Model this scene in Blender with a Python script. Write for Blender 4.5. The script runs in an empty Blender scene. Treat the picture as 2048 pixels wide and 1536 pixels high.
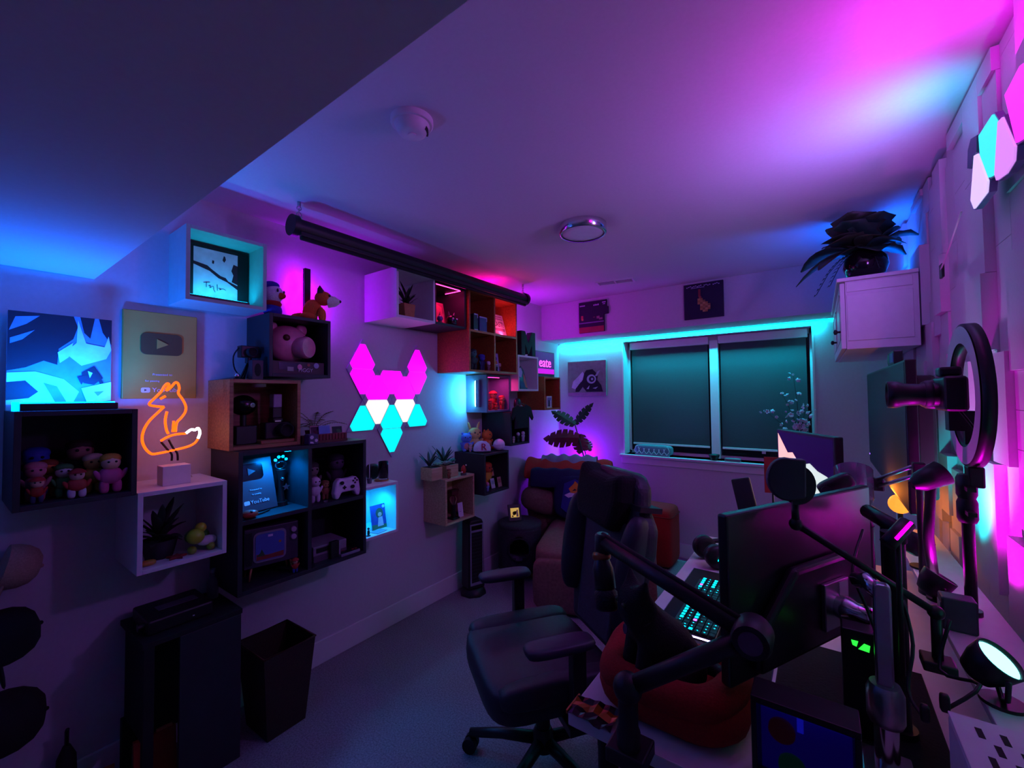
import bpy, math, random
from mathutils import Vector, Matrix, Euler
R = math.radians
PI = math.pi
scene = bpy.context.scene
COL = scene.collection
random.seed(7)

# ------------------------------------------------------------------ camera, world, exposure
F = 846.0                      # focal length in pixels of the 2048 x 1536 frame
YAW, PIT, ROL = .62722, .02994, -.01069
CAMZ = 1.48
XL, XR, YB, ZC = -2.30, .42, 4.05, 2.41      # left wall, right wall, back wall, ceiling
cam_d = bpy.data.cameras.new('camera')
cam_d.sensor_width = 36.0
cam_d.lens = F / 2048 * 36
cam_d.clip_start = .02
cam = bpy.data.objects.new('camera', cam_d)
COL.objects.link(cam)
scene.camera = cam
c_, s_ = math.cos(YAW), math.sin(YAW)
r0 = Vector((c_, s_, 0))
FW = (Vector((-s_, c_, 0)) * math.cos(PIT) + Vector((0, 0, math.sin(PIT)))).normalized()
u0 = r0.cross(FW)
RT = r0 * math.cos(ROL) + u0 * math.sin(ROL)
UP = -r0 * math.sin(ROL) + u0 * math.cos(ROL)
CP = Vector((0, 0, CAMZ))
m3 = Matrix((RT, UP, -FW)).transposed()
cam.matrix_world = Matrix.Translation(CP) @ m3.to_4x4()

world = bpy.data.worlds.new('night')
scene.world = world
world.use_nodes = True
world.node_tree.nodes['Background'].inputs[0].default_value = (.01, .012, .03, 1)
world.node_tree.nodes['Background'].inputs[1].default_value = .3
vs = scene.view_settings
vs.view_transform = 'Standard'
vs.look = 'None'
vs.exposure = 0.0
vs.gamma = 1.0
vs.use_curve_mapping = False
try:
    scene.cycles.max_bounces = 8
    scene.cycles.diffuse_bounces = 5
    scene.cycles.sample_clamp_indirect = 6
    scene.cycles.use_denoising = True
    scene.cycles.caustics_reflective = False
    scene.cycles.caustics_refractive = False
except Exception:
    pass

# pixel directions of the photograph turned into positions on known planes
def on(px, py, ax, val):
    d = FW + RT * ((px - 1024) / F) + UP * ((768 - py) / F)
    return CP + d * ((val - CP[ax]) / d[ax])
def Yat(px, X, z):
    A = RT * F - FW * (px - 1024)
    return -(A.x * X + A.z * (z - CAMZ)) / A.y
def Xat(px, Y, z):
    A = RT * F - FW * (px - 1024)
    return -(A.y * Y + A.z * (z - CAMZ)) / A.x
def Zat(py, X, Y):
    A = UP * F - FW * (768 - py)
    return CAMZ - (A.x * X + A.y * Y) / A.z

# ------------------------------------------------------------------ materials
MATS = {}
def srgb(c):
    if isinstance(c, str):
        c = [int(c[i:i + 2], 16) / 255 for i in (0, 2, 4)]
    return tuple((x / 12.92 if x <= .04045 else ((x + .055) / 1.055) ** 2.4) for x in c)
def mat(name, col='808080', rough=.6, metal=0, spread=.12, scale=30, bump=0, trans=0, coat=0, alpha=1):
    """procedural surface: base colour with fine noise variation and optional fine relief"""
    if name in MATS:
        return MATS[name]
    m = bpy.data.materials.new(name)
    m.use_nodes = True
    nt = m.node_tree
    p = nt.nodes['Principled BSDF']
    c = srgb(col)
    tc = nt.nodes.new('ShaderNodeTexCoord')
    nz = nt.nodes.new('ShaderNodeTexNoise')
    nz.inputs['Scale'].default_value = scale
    nz.inputs['Detail'].default_value = 4
    nt.links.new(tc.outputs['Object'], nz.inputs['Vector'])
    rp = nt.nodes.new('ShaderNodeValToRGB')
    rp.color_ramp.elements[0].position = .3
    rp.color_ramp.elements[1].position = .7
    rp.color_ramp.elements[0].color = (*[x * (1 - spread) for x in c], 1)
    rp.color_ramp.elements[1].color = (*[min(1, x * (1 + spread)) for x in c], 1)
    nt.links.new(nz.outputs['Fac'], rp.inputs['Fac'])
    nt.links.new(rp.outputs['Color'], p.inputs['Base Color'])
    p.inputs['Roughness'].default_value = rough
    p.inputs['Metallic'].default_value = metal
    if trans:
        p.inputs['Transmission Weight'].default_value = trans
    if coat:
        p.inputs['Coat Weight'].default_value = coat
    if alpha < 1:
        p.inputs['Alpha'].default_value = alpha
    if bump:
        b = nt.nodes.new('ShaderNodeBump')
        b.inputs['Strength'].default_value = bump
        b.inputs['Distance'].default_value = .004
        nt.links.new(nz.outputs['Fac'], b.inputs['Height'])
        nt.links.new(b.outputs['Normal'], p.inputs['Normal'])
    MATS[name] = m
    return m
def wood(name, col, dark, scale=(2, 30, 30), rough=.5):
    if name in MATS:
        return MATS[name]
    m = mat(name, col, rough)
    nt = m.node_tree
    p = nt.nodes['Principled BSDF']
    mp = nt.nodes.new('ShaderNodeMapping')
    mp.inputs['Scale'].default_value = scale
    tc = nt.nodes['Texture Coordinate']
    nz = nt.nodes['Noise Texture']
    nz.inputs['Scale'].default_value = 3
    nz.inputs['Detail'].default_value = 6
    nt.links.new(tc.outputs['Object'], mp.inputs['Vector'])
    nt.links.new(mp.outputs['Vector'], nz.inputs['Vector'])
    rp = nt.nodes['Color Ramp']
    rp.color_ramp.elements[0].color = (*srgb(dark), 1)
    rp.color_ramp.elements[1].color = (*srgb(col), 1)
    return m
def glow(name, col, strength):
    if name in MATS:
        return MATS[name]
    m = bpy.data.materials.new(name)
    m.use_nodes = True
    nt = m.node_tree
    p = nt.nodes['Principled BSDF']
    c = srgb(col) if isinstance(col, str) else col
    p.inputs['Base Color'].default_value = (*[min(.8, x) for x in c], 1)
    p.inputs['Roughness'].default_value = .6
    p.inputs['Emission Color'].default_value = (*c, 1)
    p.inputs['Emission Strength'].default_value = strength
    MATS[name] = m
    return m
def glass(name, col='ffffff', rough=.02):
    if name in MATS:
        return MATS[name]
    m = mat(name, col, rough, spread=.02, trans=1)
    m.node_tree.nodes['Principled BSDF'].inputs['IOR'].default_value = 1.3
    return m

# ------------------------------------------------------------------ mesh builder
class B:
    def __init__(s):
        s.v, s.f, s.m, s.sm = [], [], [], []
        s.T = Matrix.Identity(4)
        s.mi = 0
        s.smooth = False
    def at(s, x=0, y=0, z=0, rx=0, ry=0, rz=0):
        s.T = Matrix.Translation((x, y, z)) @ Euler((R(rx), R(ry), R(rz))).to_matrix().to_4x4()
        return s
    def add(s, vs_, fs):
        o = len(s.v)
        s.v += [tuple(s.T @ Vector(p)) for p in vs_]
        s.f += [tuple(i + o for i in f) for f in fs]
        s.m += [s.mi] * len(fs)
        s.sm += [s.smooth] * len(fs)
        return s
    def box(s, x0, x1, y0, y1, z0, z1):
        p = [(x, y, z) for z in (z0, z1) for y in (y0, y1) for x in (x0, x1)]
        k, s.smooth = s.smooth, False
        s.add(p, [(0, 2, 3, 1), (4, 5, 7, 6), (0, 1, 5, 4), (2, 6, 7, 3), (0, 4, 6, 2), (1, 3, 7, 5)])
        s.smooth = k
        return s
    def cbox(s, sx, sy, sz, x=0, y=0, z=0):
        return s.box(x - sx / 2, x + sx / 2, y - sy / 2, y + sy / 2, z - sz / 2, z + sz / 2)
    def lathe(s, prof, n=24, cap=True):
        """prof: (radius, z) from bottom to top, about local z"""
        k, s.smooth = s.smooth, True
        vs_ = [(r * math.cos(2 * PI * i / n), r * math.sin(2 * PI * i / n), z) for r, z in prof for i in range(n)]
        fs = [(j * n + i, j * n + (i + 1) % n, (j + 1) * n + (i + 1) % n, (j + 1) * n + i) for j in range(len(prof) - 1) for i in range(n)]
        s.add(vs_, fs)
        s.smooth = k
        if cap:
            for j, rev in ((0, True), (len(prof) - 1, False)):
                if prof[j][0] > 1e-5:
                    ring = [(prof[j][0] * math.cos(2 * PI * i / n), prof[j][0] * math.sin(2 * PI * i / n), prof[j][1]) for i in range(n)]
                    s.smooth = False
                    s.add(ring, [tuple(range(n))[::-1] if rev else tuple(range(n))])
                    s.smooth = k
        return s
    def cyl(s, r, z0, z1, n=20, r2=None):
        return s.lathe([(r, z0), (r if r2 is None else r2, z1)], n)
    def soft(s, sx, sy, sz, e=.5, n=20, k=12, x=0, y=0, z=0):
        """superquadric: e small = boxy, 1 = ellipsoid"""
        q, s.smooth = s.smooth, True
        sp = lambda w, p: math.copysign(abs(w) ** p, w)
        vs_, fs = [], []
        for j in range(k + 1):
            a = -PI / 2 + PI * j / k
            for i in range(n):
                b = 2 * PI * i / n
                vs_.append((x + sx / 2 * sp(math.cos(a), e) * sp(math.cos(b), e), y + sy / 2 * sp(math.cos(a), e) * sp(math.sin(b), e), z + sz / 2 * sp(math.sin(a), e)))
        for j in range(k):
            for i in range(n):
                fs.append((j * n + i, j * n + (i + 1) % n, (j + 1) * n + (i + 1) % n, (j + 1) * n + i))
        s.add(vs_, fs)
        s.smooth = q
        return s
    def ball(s, r, x=0, y=0, z=0, n=16, k=10):
        return s.soft(2 * r, 2 * r, 2 * r, 1, n, k, x, y, z)
    def tube(s, pts, r, n=8, closed=False, r2=None, cap=True):
        pts = [Vector(p) for p in pts]
        q, s.smooth = s.smooth, True
        N = len(pts)
        vs_, fs = [], []
        prev = None
        for i, p in enumerate(pts):
            a = pts[(i - 1) % N] if (closed or i > 0) else p
            b = pts[(i + 1) % N] if (closed or i < N - 1) else p
            t = (b - a).normalized() if (b - a).length > 1e-9 else Vector((0, 0, 1))
            if prev is None:
                ref = Vector((0, 0, 1)) if abs(t.z) < .9 else Vector((1, 0, 0))
                x = t.cross(ref).normalized()
            else:
                x = (prev - t * prev.dot(t)).normalized()
            prev = x
            y = t.cross(x)
            rr = r if r2 is None else r + (r2 - r) * i / max(1, N - 1)
            vs_ += [tuple(p + (x * math.cos(2 * PI * k / n) + y * math.sin(2 * PI * k / n)) * rr) for k in range(n)]
        for i in range(N if closed else N - 1):
            j = (i + 1) % N
            fs += [(i * n + k, i * n + (k + 1) % n, j * n + (k + 1) % n, j * n + k) for k in range(n)]
        if cap and not closed:
            fs += [tuple(range(n))[::-1], tuple((N - 1) * n + k for k in range(n))]
        s.add(vs_, fs)
        s.smooth = q
        return s
    def prism(s, poly, y0, y1):
        """poly in local xz plane (counter-clockwise seen from -y), extruded y0..y1"""
        n = len(poly)
        a = sum(poly[i][0] * poly[(i + 1) % n][1] - poly[(i + 1) % n][0] * poly[i][1] for i in range(n))
        if a < 0:
            poly = poly[::-1]
        k, s.smooth = s.smooth, False
        s.add([(x, y0, z) for x, z in poly] + [(x, y1, z) for x, z in poly],
              [tuple(range(n)), tuple(range(n, 2 * n))[::-1]] + [(i, i + n, (i + 1) % n + n, (i + 1) % n) for i in range(n)])
        s.smooth = k
        return s
    def leaf(s, L, W, droop=.5, lift=.6, n=7, fold=.15, notch=0):
        """leaf along local +x; rises with lift then droops"""
        q, s.smooth = s.smooth, True
        vs_, fs = [], []
        for i in range(n + 1):
            t = i / n
            w = W / 2 * math.sin(PI * min(1, (t * .96 + .03))) ** .7
            if notch and i % 2:
                w *= 1 - notch
            x = L * t * math.cos(lift * (1 - t) * .6)
            z = L * (lift * t - droop * t * t)
            vs_ += [(x, -w, z + fold * w), (x, 0, z), (x, w, z + fold * w)]
        for i in range(n):
            a, b = 3 * i, 3 * i + 3
            fs += [(a, b, b + 1, a + 1), (a + 1, b + 1, b + 2, a + 2)]
        s.add(vs_, fs)
        s.smooth = q
        return s

def ring(n, rx, rz=None, x=0, z=0, a0=0):
    rz = rx if rz is None else rz
    return [(x + rx * math.cos(a0 + 2 * PI * i / n), z + rz * math.sin(a0 + 2 * PI * i / n)) for i in range(n)]
def rrect(w, h, r, x=0, z=0, n=4):
    o = []
    for cx, cz, a in ((w / 2 - r, h / 2 - r, 0), (-w / 2 + r, h / 2 - r, 90), (-w / 2 + r, -h / 2 + r, 180), (w / 2 - r, -h / 2 + r, 270)):
        o += [(x + cx + r * math.cos(R(a + 90 * i / n)), z + cz + r * math.sin(R(a + 90 * i / n))) for i in range(n + 1)]
    return o

def obj(name, b, m, parent=None, bev=0, loc=None, rot=None, kind=None, label=None, seg=2, sub=0, solid=0):
    me = bpy.data.meshes.new(name)
    me.from_pydata(b.v, [], b.f)
    for x in (m if isinstance(m, (list, tuple)) else [m]):
        me.materials.append(x)
    me.polygons.foreach_set('material_index', b.m)
    me.polygons.foreach_set('use_smooth', b.sm)
    me.update()
    o = bpy.data.objects.new(name, me)
    COL.objects.link(o)
    if parent:
        o.parent = parent
    if loc:
        o.location = loc
    if rot:
        o.rotation_euler = rot
    if solid:
        md = o.modifiers.new('solid', 'SOLIDIFY')
        md.thickness = solid
    if bev:
        md = o.modifiers.new('bevel', 'BEVEL')
        md.width = bev
        md.segments = seg
        md.limit_method = 'ANGLE'
    if sub:
        md = o.modifiers.new('sub', 'SUBSURF')
        md.levels = md.render_levels = sub
    if kind:
        o['kind'] = kind
    if label:
        o['label'] = label
    return o
def tag(o, label, cat, group=None):
    o['label'] = label
    o['category'] = cat
    if group:
        o['group'] = group
    return o
def thing(name, label, cat, loc=(0, 0, 0), rz=0, group=None, rx=0, ry=0):
    o = bpy.data.objects.new(name, None)
    o.empty_display_size = .05
    COL.objects.link(o)
    o.location = loc
    o.rotation_euler = (R(rx), R(ry), R(rz))
    return tag(o, label, cat, group)
def text(name, s, size, m, parent, loc, ext=.0008, rot=(PI / 2, 0, 0), align='CENTER', sx=1):
    cu = bpy.data.curves.new(name, 'FONT')
    cu.body = s
    cu.size = size
    cu.extrude = ext
    cu.align_x = align
    cu.align_y = 'CENTER'
    cu.resolution_u = 3
    t = bpy.data.objects.new(name, cu)
    me = bpy.data.meshes.new_from_object(t)
    bpy.data.objects.remove(t)
    me.materials.append(m)
    o = bpy.data.objects.new(name, me)
    COL.objects.link(o)
    o.parent = parent
    o.location = loc
    o.rotation_euler = rot
    o.scale = (sx, 1, 1)
    return o
def lamp(kind, name, energy, col, loc, target=None, parent=None, size=.1, size2=None, radius=.03, spot=None, blend=.5, spread=None):
    l = bpy.data.lights.new(name, kind)
    l.energy = energy
    l.color = srgb(col) if isinstance(col, str) else col
    if kind == 'AREA':
        l.shape = 'RECTANGLE' if size2 else 'SQUARE'
        l.size = size
        if size2:
            l.size_y = size2
        if spread:
            l.spread = R(spread)
    else:
        l.shadow_soft_size = radius
    if kind == 'SPOT':
        l.spot_size = R(spot or 60)
        l.spot_blend = blend
    o = bpy.data.objects.new(name, l)
    COL.objects.link(o)
    o.location = loc
    if target is not None:
        d = Vector(target) - Vector(loc)
        o.rotation_euler = d.to_track_quat('-Z', 'Y').to_euler()
    if parent:
        mw = Matrix.Translation(parent.location) @ parent.rotation_euler.to_matrix().to_4x4()
        o.parent = parent
        o.matrix_parent_inverse = mw.inverted()
    return o
def prints(name, parent, polys, y=-.001, mats=None, step=.0004, label=None):
    """flat print: list of (polygon in xz, material), layered outward (-y)"""
    b = B()
    ms = []
    for i, (poly, m) in enumerate(polys):
        if m not in ms:
            ms.append(m)
        b.mi = ms.index(m)
        b.prism(poly, y - step * (i + 1), y - step * i)
    return obj(name, b, ms, parent, label=label)
# ------------------------------------------------------------------ room shell
M_wall = mat('wall paint', 'c6c2c6', .85, spread=.03, scale=60, bump=.05)
M_ceil = mat('ceiling paint', 'd8d6d8', .9, spread=.02, scale=80, bump=.05)
M_trim = mat('white trim paint', 'dcdcdc', .5, spread=.02)
M_carpet = mat('grey carpet', '8b878c', .95, spread=.35, scale=140, bump=.6)
M_white = mat('white laminate', 'dedede', .45, spread=.03)
M_black = mat('black plastic', '141416', .45, spread=.2)
M_matte = mat('matte black', '0c0c0e', .8, spread=.2)
M_dark = mat('anthracite board', '24252c', .55, spread=.1)
M_chrome = mat('chrome', 'd0d0d4', .15, 1, spread=.03)
M_steel = mat('brushed steel', 'b4b4ba', .32, 1, spread=.06)
M_oak = wood('oiled oak', 'b8834e', '8a5c33')
M_pine = wood('pale birch', 'd2b48e', 'b08e66')
M_cherry = wood('orange beech veneer', 'b5662f', '8f4a20')
def struct(name, b, m, parent=None, bev=0):
    o = obj(name, b, m, parent, bev)
    if not parent:
        o['kind'] = 'structure'
    return o
Y0R = -1.3
struct('floor', B().box(XL - .1, XR + .1, Y0R - .1, YB + .4, -.1, 0), M_carpet)
struct('ceiling', B().box(XL - .1, XR + .1, Y0R - .1, YB + .4, ZC, ZC + .1), M_ceil)
struct('wall_left', B().box(XL - .1, XL, Y0R - .1, YB + .4, 0, ZC), M_wall)
wall_r = struct('wall_right', B().box(XR, XR + .1, Y0R - .1, YB + .4, 0, ZC), M_wall)
struct('wall_front', B().box(XL, XR, Y0R - .1, Y0R, 0, ZC), M_wall)
WX0, WX1, WZ0, WZ1 = -1.578, -.022, .905, 2.012
b = B()
b.box(XL, WX0, YB, YB + .2, 0, ZC)
b.box(WX1, XR, YB, YB + .2, 0, ZC)
b.box(WX0, WX1, YB, YB + .2, 0, WZ0)
b.box(WX0, WX1, YB, YB + .2, WZ1, ZC)
struct('wall_back', b, M_wall)
struct('trim_1', B().box(XL + .001, XR - .001, 3.70, YB - .001, 2.05, ZC - .001), M_wall)      # boxed-in duct above the window
struct('trim_2', B().box(XL + .001, XR - .001, Y0R + .001, .375, 1.96, ZC - .001), M_ceil)     # lowered ceiling over the camera
struct('baseboard_left', B().box(XL, XL + .014, Y0R, YB, 0, .13), M_trim, bev=.004)
struct('baseboard_back', B().box(XL + .014, XR, YB - .014, YB, 0, .13), M_trim, bev=.004)
struct('baseboard_right', B().box(XR - .014, XR, Y0R, YB - .014, 0, .13), M_trim, bev=.004)

# window: recessed frame, mullion, two panes, sill
win = obj('window_1', B().box(WX0, WX0 + .03, YB + .145, YB + .2, WZ0, WZ1).box(WX1 - .03, WX1, YB + .145, YB + .2, WZ0, WZ1)
          .box(WX0, WX1, YB + .145, YB + .2, WZ1 - .04, WZ1).box(WX0, WX1, YB + .145, YB + .2, WZ0, WZ0 + .025), M_trim)
win['kind'] = 'structure'
MUL = -.76
obj('mullion', B().box(MUL - .035, MUL + .035, YB + .1, YB + .2, WZ0, WZ1 - .04), M_trim, win, bev=.003)
M_night = glass('dark window glass', 'a0a0b0', .02)
for xa, xb in ((WX0 + .03, MUL - .035), (MUL + .035, WX1 - .03)):
    obj('pane', B().box(xa, xb, YB + .175, YB + .181, WZ0 + .025, WZ1 - .04), M_night, win)
obj('sill', B().box(WX0 - .03, WX1 + .03, YB - .045, YB + .145, WZ0 - .022, WZ0), M_trim, win, bev=.004)
obj('reveal', B().box(WX0 - .001, WX0 + .012, YB - .002, YB + .145, WZ0, WZ1).box(WX1 - .012, WX1 + .001, YB - .002, YB + .145, WZ0, WZ1), M_trim, win)
obj('apron', B().box(WX0 - .02, WX1 + .02, YB - .012, YB, WZ0 - .09, WZ0 - .022), M_trim, win, bev=.003)

# two roller blinds
M_blind = mat('grey blind fabric', '3c464a', .85, spread=.06, scale=200, bump=.2)
for i, (xa, xb, lb) in enumerate(((WX0 + .045, MUL - .04, 'lowered grey roller blind over the pane beside the corner with the sage green canvas'),
                                  (MUL + .04, WX1 - .04, 'lowered grey roller blind behind the vase of white blossom'))):
    zb = 1.012
    t = thing('roller_blind', lb, 'blind', ((xa + xb) / 2, YB + .115, WZ1))
    w = (xb - xa) / 2
    obj('cassette', B().box(-w, w, -.03, .02, -.075, -.005), M_trim, t, bev=.006)
    obj('fabric', B().box(-w + .012, w - .012, .004, .0055, zb - WZ1, -.07), M_blind, t)
    obj('bottom_rail', B().box(-w + .012, w - .012, -.001, .011, zb - WZ1 - .018, zb - WZ1), M_white, t, bev=.002)
    obj('pull_tab', B().box(-.014, .014, .003, .005, zb - WZ1 - .04, zb - WZ1 - .016), M_white, t)

# teal LED strip hidden under the boxed duct
t = thing('led_strip', 'teal LED strip stuck under the boxed duct along the window head', 'led strip', ((XL + XR) / 2, 4.03, 2.05))
obj('tape', B().box(-1.27, 1.2, -.006, .006, -.004, -.0005), glow('teal led', (0.0, .75, .85), 14), t)
lamp('AREA', 'led_strip_light', 24, (0.0, .6, .85), (-1.12, 4.03, 2.043), (-1.12, 4.6, 1.2), t, size=2.3, size2=.012, spread=130)

# 3D panels of the right wall: each block its own piece
M_panel = mat('white wall panel', 'cfcdd2', .6, spread=.03)
unit = None
rnd = random.Random(21)
y = .55
while y < 3.66:
    wy = rnd.choice((.12, .16, .2, .24))
    z = .13 + rnd.random() * .04
    while z < ZC - .05:
        hz = rnd.choice((.1, .16, .22, .3, .36))
        z1 = min(z + hz, ZC - .02)
        if z1 - z > .03:
            th = rnd.choice((.008, .014, .022, .03, .04))
            if unit is None:
                unit = obj('wall_panel', B().cbox(1, 1, 1), M_panel, wall_r)
                p = unit
            else:
                p = unit.copy()
                COL.objects.link(p)
            g = .0015
            p.location = (XR - th / 2, y + wy / 2, (z + z1) / 2)
            p.scale = (th, wy - g, z1 - z - g)
        z = z1
    y += wy

# ceiling fittings
t = thing('smoke_detector', 'round white smoke detector with slotted side on the ceiling', 'smoke detector', (-1.08, .935, ZC), 40)
obj('base', B().lathe([(.068, -.002), (.07, -.016), (.07, -.002)][:2][::-1] and [(.066, -.018), (.07, -.014), (.07, 0)], 40), M_white, t)
obj('body', B().lathe([(.0, -.05), (.032, -.05), (.046, -.044), (.054, -.03), (.058, -.018)], 40, cap=False), M_white, t)
b = B()
for i in range(8):
    b.at(rz=i * 6 - 20).box(.048, .054, -.0015, .0015, -.042, -.03)
obj('vent_slots', b, M_black, t)
obj('test_button', B().cyl(.014, -.053, -.049, 20), M_white, t)

t = thing('ceiling_light', 'round flush ceiling light with chrome rim, switched off', 'ceiling light', (-1.02, 2.08, ZC))
obj('rim', B().lathe([(.128, 0), (.128, -.045), (.122, -.05), (.116, -.048)][::-1], 56, cap=False), M_chrome, t)
obj('diffuser', B().lathe([(.0, -.046), (.08, -.046), (.117, -.044), (.117, -.02)], 56, cap=False), M_white, t)

t = thing('ceiling_vent', 'white slotted air vent on the ceiling near the boxed duct', 'vent', (-1.32, 3.27, ZC), 12)
obj('frame', B().box(-.15, .15, -.06, -.045, -.008, 0).box(-.15, .15, .045, .06, -.008, 0).box(-.15, -.135, -.045, .045, -.008, 0).box(.135, .15, -.045, .045, -.008, 0).box(-.006, .006, -.045, .045, -.007, 0), M_white, t)
for i in range(7):
    obj('slat', B().at(0, -.038 + i * .0127, -.004, rx=35).box(-.135, .135, -.005, .005, -.0007, .0007), M_white, t)
obj('duct', B().box(-.135, .135, -.045, .045, -.0012, -.0004), M_matte, t)
# ------------------------------------------------------------------ wall cubes on the left wall
TH = .016
SH = {}
def cube(key, label, d, y0, y1, z0, z1, m, rows=1, cols=1, th=TH, back=True):
    """open box shelf; local x = along the wall, local -y = into the room"""
    w, h = (y1 - y0) / 2, z1 - z0
    t = thing('cube_shelf', label, 'shelf', (XL, (y0 + y1) / 2, z0), 90)
    D = -d
    obj('side_panel', B().box(-w, -w + th, D, 0, 0, h), m, t, bev=.0012)
    obj('side_panel', B().box(w - th, w, D, 0, 0, h), m, t, bev=.0012)
    obj('top_panel', B().box(-w + th, w - th, D, 0, h - th, h), m, t, bev=.0012)
    obj('bottom_panel', B().box(-w + th, w - th, D, 0, 0, th), m, t, bev=.0012)
    if back:
        obj('back_panel', B().box(-w + th, w - th, -.008, -.001, th, h - th), m, t)
    for c in range(1, cols):
        x = -w + 2 * w * c / cols
        obj('divider', B().box(x - th / 2, x + th / 2, D + .001, -.008, th, h - th), m, t)
    for r in range(1, rows):
        z = h * r / rows
        for c in range(cols):
            xa = -w + 2 * w * c / cols + (th / 2 if c else th)
            xb = -w + 2 * w * (c + 1) / cols - (th / 2 if c < cols - 1 else th)
            obj('shelf_board', B().box(xa, xb, D + .001, -.008, z - th / 2, z + th / 2), m, t)
    SH[key] = dict(d=d, y0=y0, y1=y1, z0=z0, z1=z1, XF=XL + d, fl=z0 + th, mid=z0 + h / 2 + th / 2, top=z1)
    return t
M_teal = mat('pale green lacquer', 'a9c9bf', .5, spread=.04)
M_blu = mat('blue grey lacquer', '6c7c92', .5, spread=.04)
cube('S6', 'dark cube shelf crowded with small toy figures below the glowing poster', .30, .155, .447, 1.14, 1.45, M_dark)
cube('S1', 'pale green cube shelf holding the signed black and white photo', .21, .61, .925, 1.895, 2.21, M_teal)
cube('S2', 'dark cube shelf holding the pink pig toy and a game box', .24, .925, 1.23, 1.586, 1.885, M_dark)
cube('S3', 'oak cube shelf holding cameras on top of the large dark unit', .24, .763, 1.073, 1.2575, 1.57, M_oak)
cube('S4', 'large dark four-compartment shelf unit with a blue-lit award plaque', .30, .777, 1.402, .645, 1.256, M_dark, 2, 2, th=.018)
cube('S5', 'white cube shelf with a spiky plant inside and the neon fox on top', .30, .45, .735, .848, 1.145, M_white)
cube('S7', 'small white cube shelf lit bright blue inside under the candle glass', .26, 1.404, 1.65, .69, .985, M_white)
cube('S8', 'pale birch cube shelf with succulent planter on top', .22, 2.083, 2.382, .60, .915, M_pine)
cube('S9', 'dark cube shelf under the plush toys and white cap', .30, 2.404, 2.706, .755, 1.058, M_dark)
cube('S10', 'blue grey cube shelf lit pink inside with the light bar on its side', .216, 2.54, 2.845, 1.358, 1.655, M_blu)
cube('S11', 'dark cube shelf behind the hanging black T-shirt', .30, 2.735, 3.005, 1.085, 1.353, M_dark)
cube('S12', 'large orange wooden four-compartment shelf unit under the screen housing', .318, 2.227, 2.813, 1.66, 2.248, M_cherry, 2, 2)
cube('S13', 'white cube shelf with one potted plant beside the magenta wall glow', .312, 1.60, 1.908, 1.955, 2.255, M_white)
cube('S14', 'dark red-lit cube shelf between the white cube and the orange unit', .30, 1.912, 2.215, 1.957, 2.243, M_dark)
cube('S15', 'white cube shelf under the black letter M', .30, 2.85, 3.156, 1.526, 1.826, M_white)
cube('S16', 'orange wooden cube shelf under the pink lettered light box', .30, 3.257, 3.545, 1.355, 1.658, M_cherry)

def onL(name, label, cat, px, X, z, group=None, rz=90):
    """empty standing at height z in plane X, seen at image column px"""
    return thing(name, label, cat, (X, Yat(px, X, z), z), rz, group)
# ------------------------------------------------------------------ toys, plants and other things on the left wall
def C(hexc, rough=.7, **k):
    return mat('paint ' + hexc + ('' if rough == .7 else ' %.2f' % rough), hexc, rough, **k)
def Cloth(hexc):
    return mat('plush ' + hexc, hexc, .95, spread=.18, scale=220, bump=.5)

def figurine(label, px, X, z, h, body, head, hair=None, legs=None, group=None, hat=None, rz=90, wide=1.0):
    t = onL('toy_figure', label, 'figurine', px, X, z, group, rz)
    w = h * .2 * wide
    lm = C(legs or body)
    for s in (-1, 1):
        obj('leg', B().soft(w * .8, w * .9, h * .34, .7, 12, 8, s * w * .5, -w * .1, h * .17), lm, t)
    obj('body', B().soft(w * 1.9, w * 1.5, h * .42, .75, 14, 8, 0, 0, h * .43), C(body), t)
    for s in (-1, 1):
        obj('arm', B().at(s * w * 1.0, -w * .2, h * .46, 0, s * 28, 0).soft(w * .5, w * .5, h * .3, .9, 10, 6), C(body), t)
    hd = obj('head', B().ball(h * .19, 0, -w * .1, h * .76), C(head), t)
    b = B()
    for s in (-1, 1):
        b.ball(h * .028, s * h * .07, -w * .1 - h * .175, h * .79, 8, 6)
    obj('eyes', b, M_black, hd)
    if hair:
        obj('hair', B().soft(h * .42, h * .4, h * .26, .9, 14, 8, 0, w * .08, h * .86), C(hair), t)
    if hat:
        obj('cap', B().at(0, -w * .1, h * .84).lathe([(h * .24, 0), (h * .2, h * .06), (h * .1, h * .13), (0, h * .15)], 16).at(0, -h * .17, h * .85).soft(h * .28, h * .2, h * .03, .9, 12, 6), C(hat), t)
    return t

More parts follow.
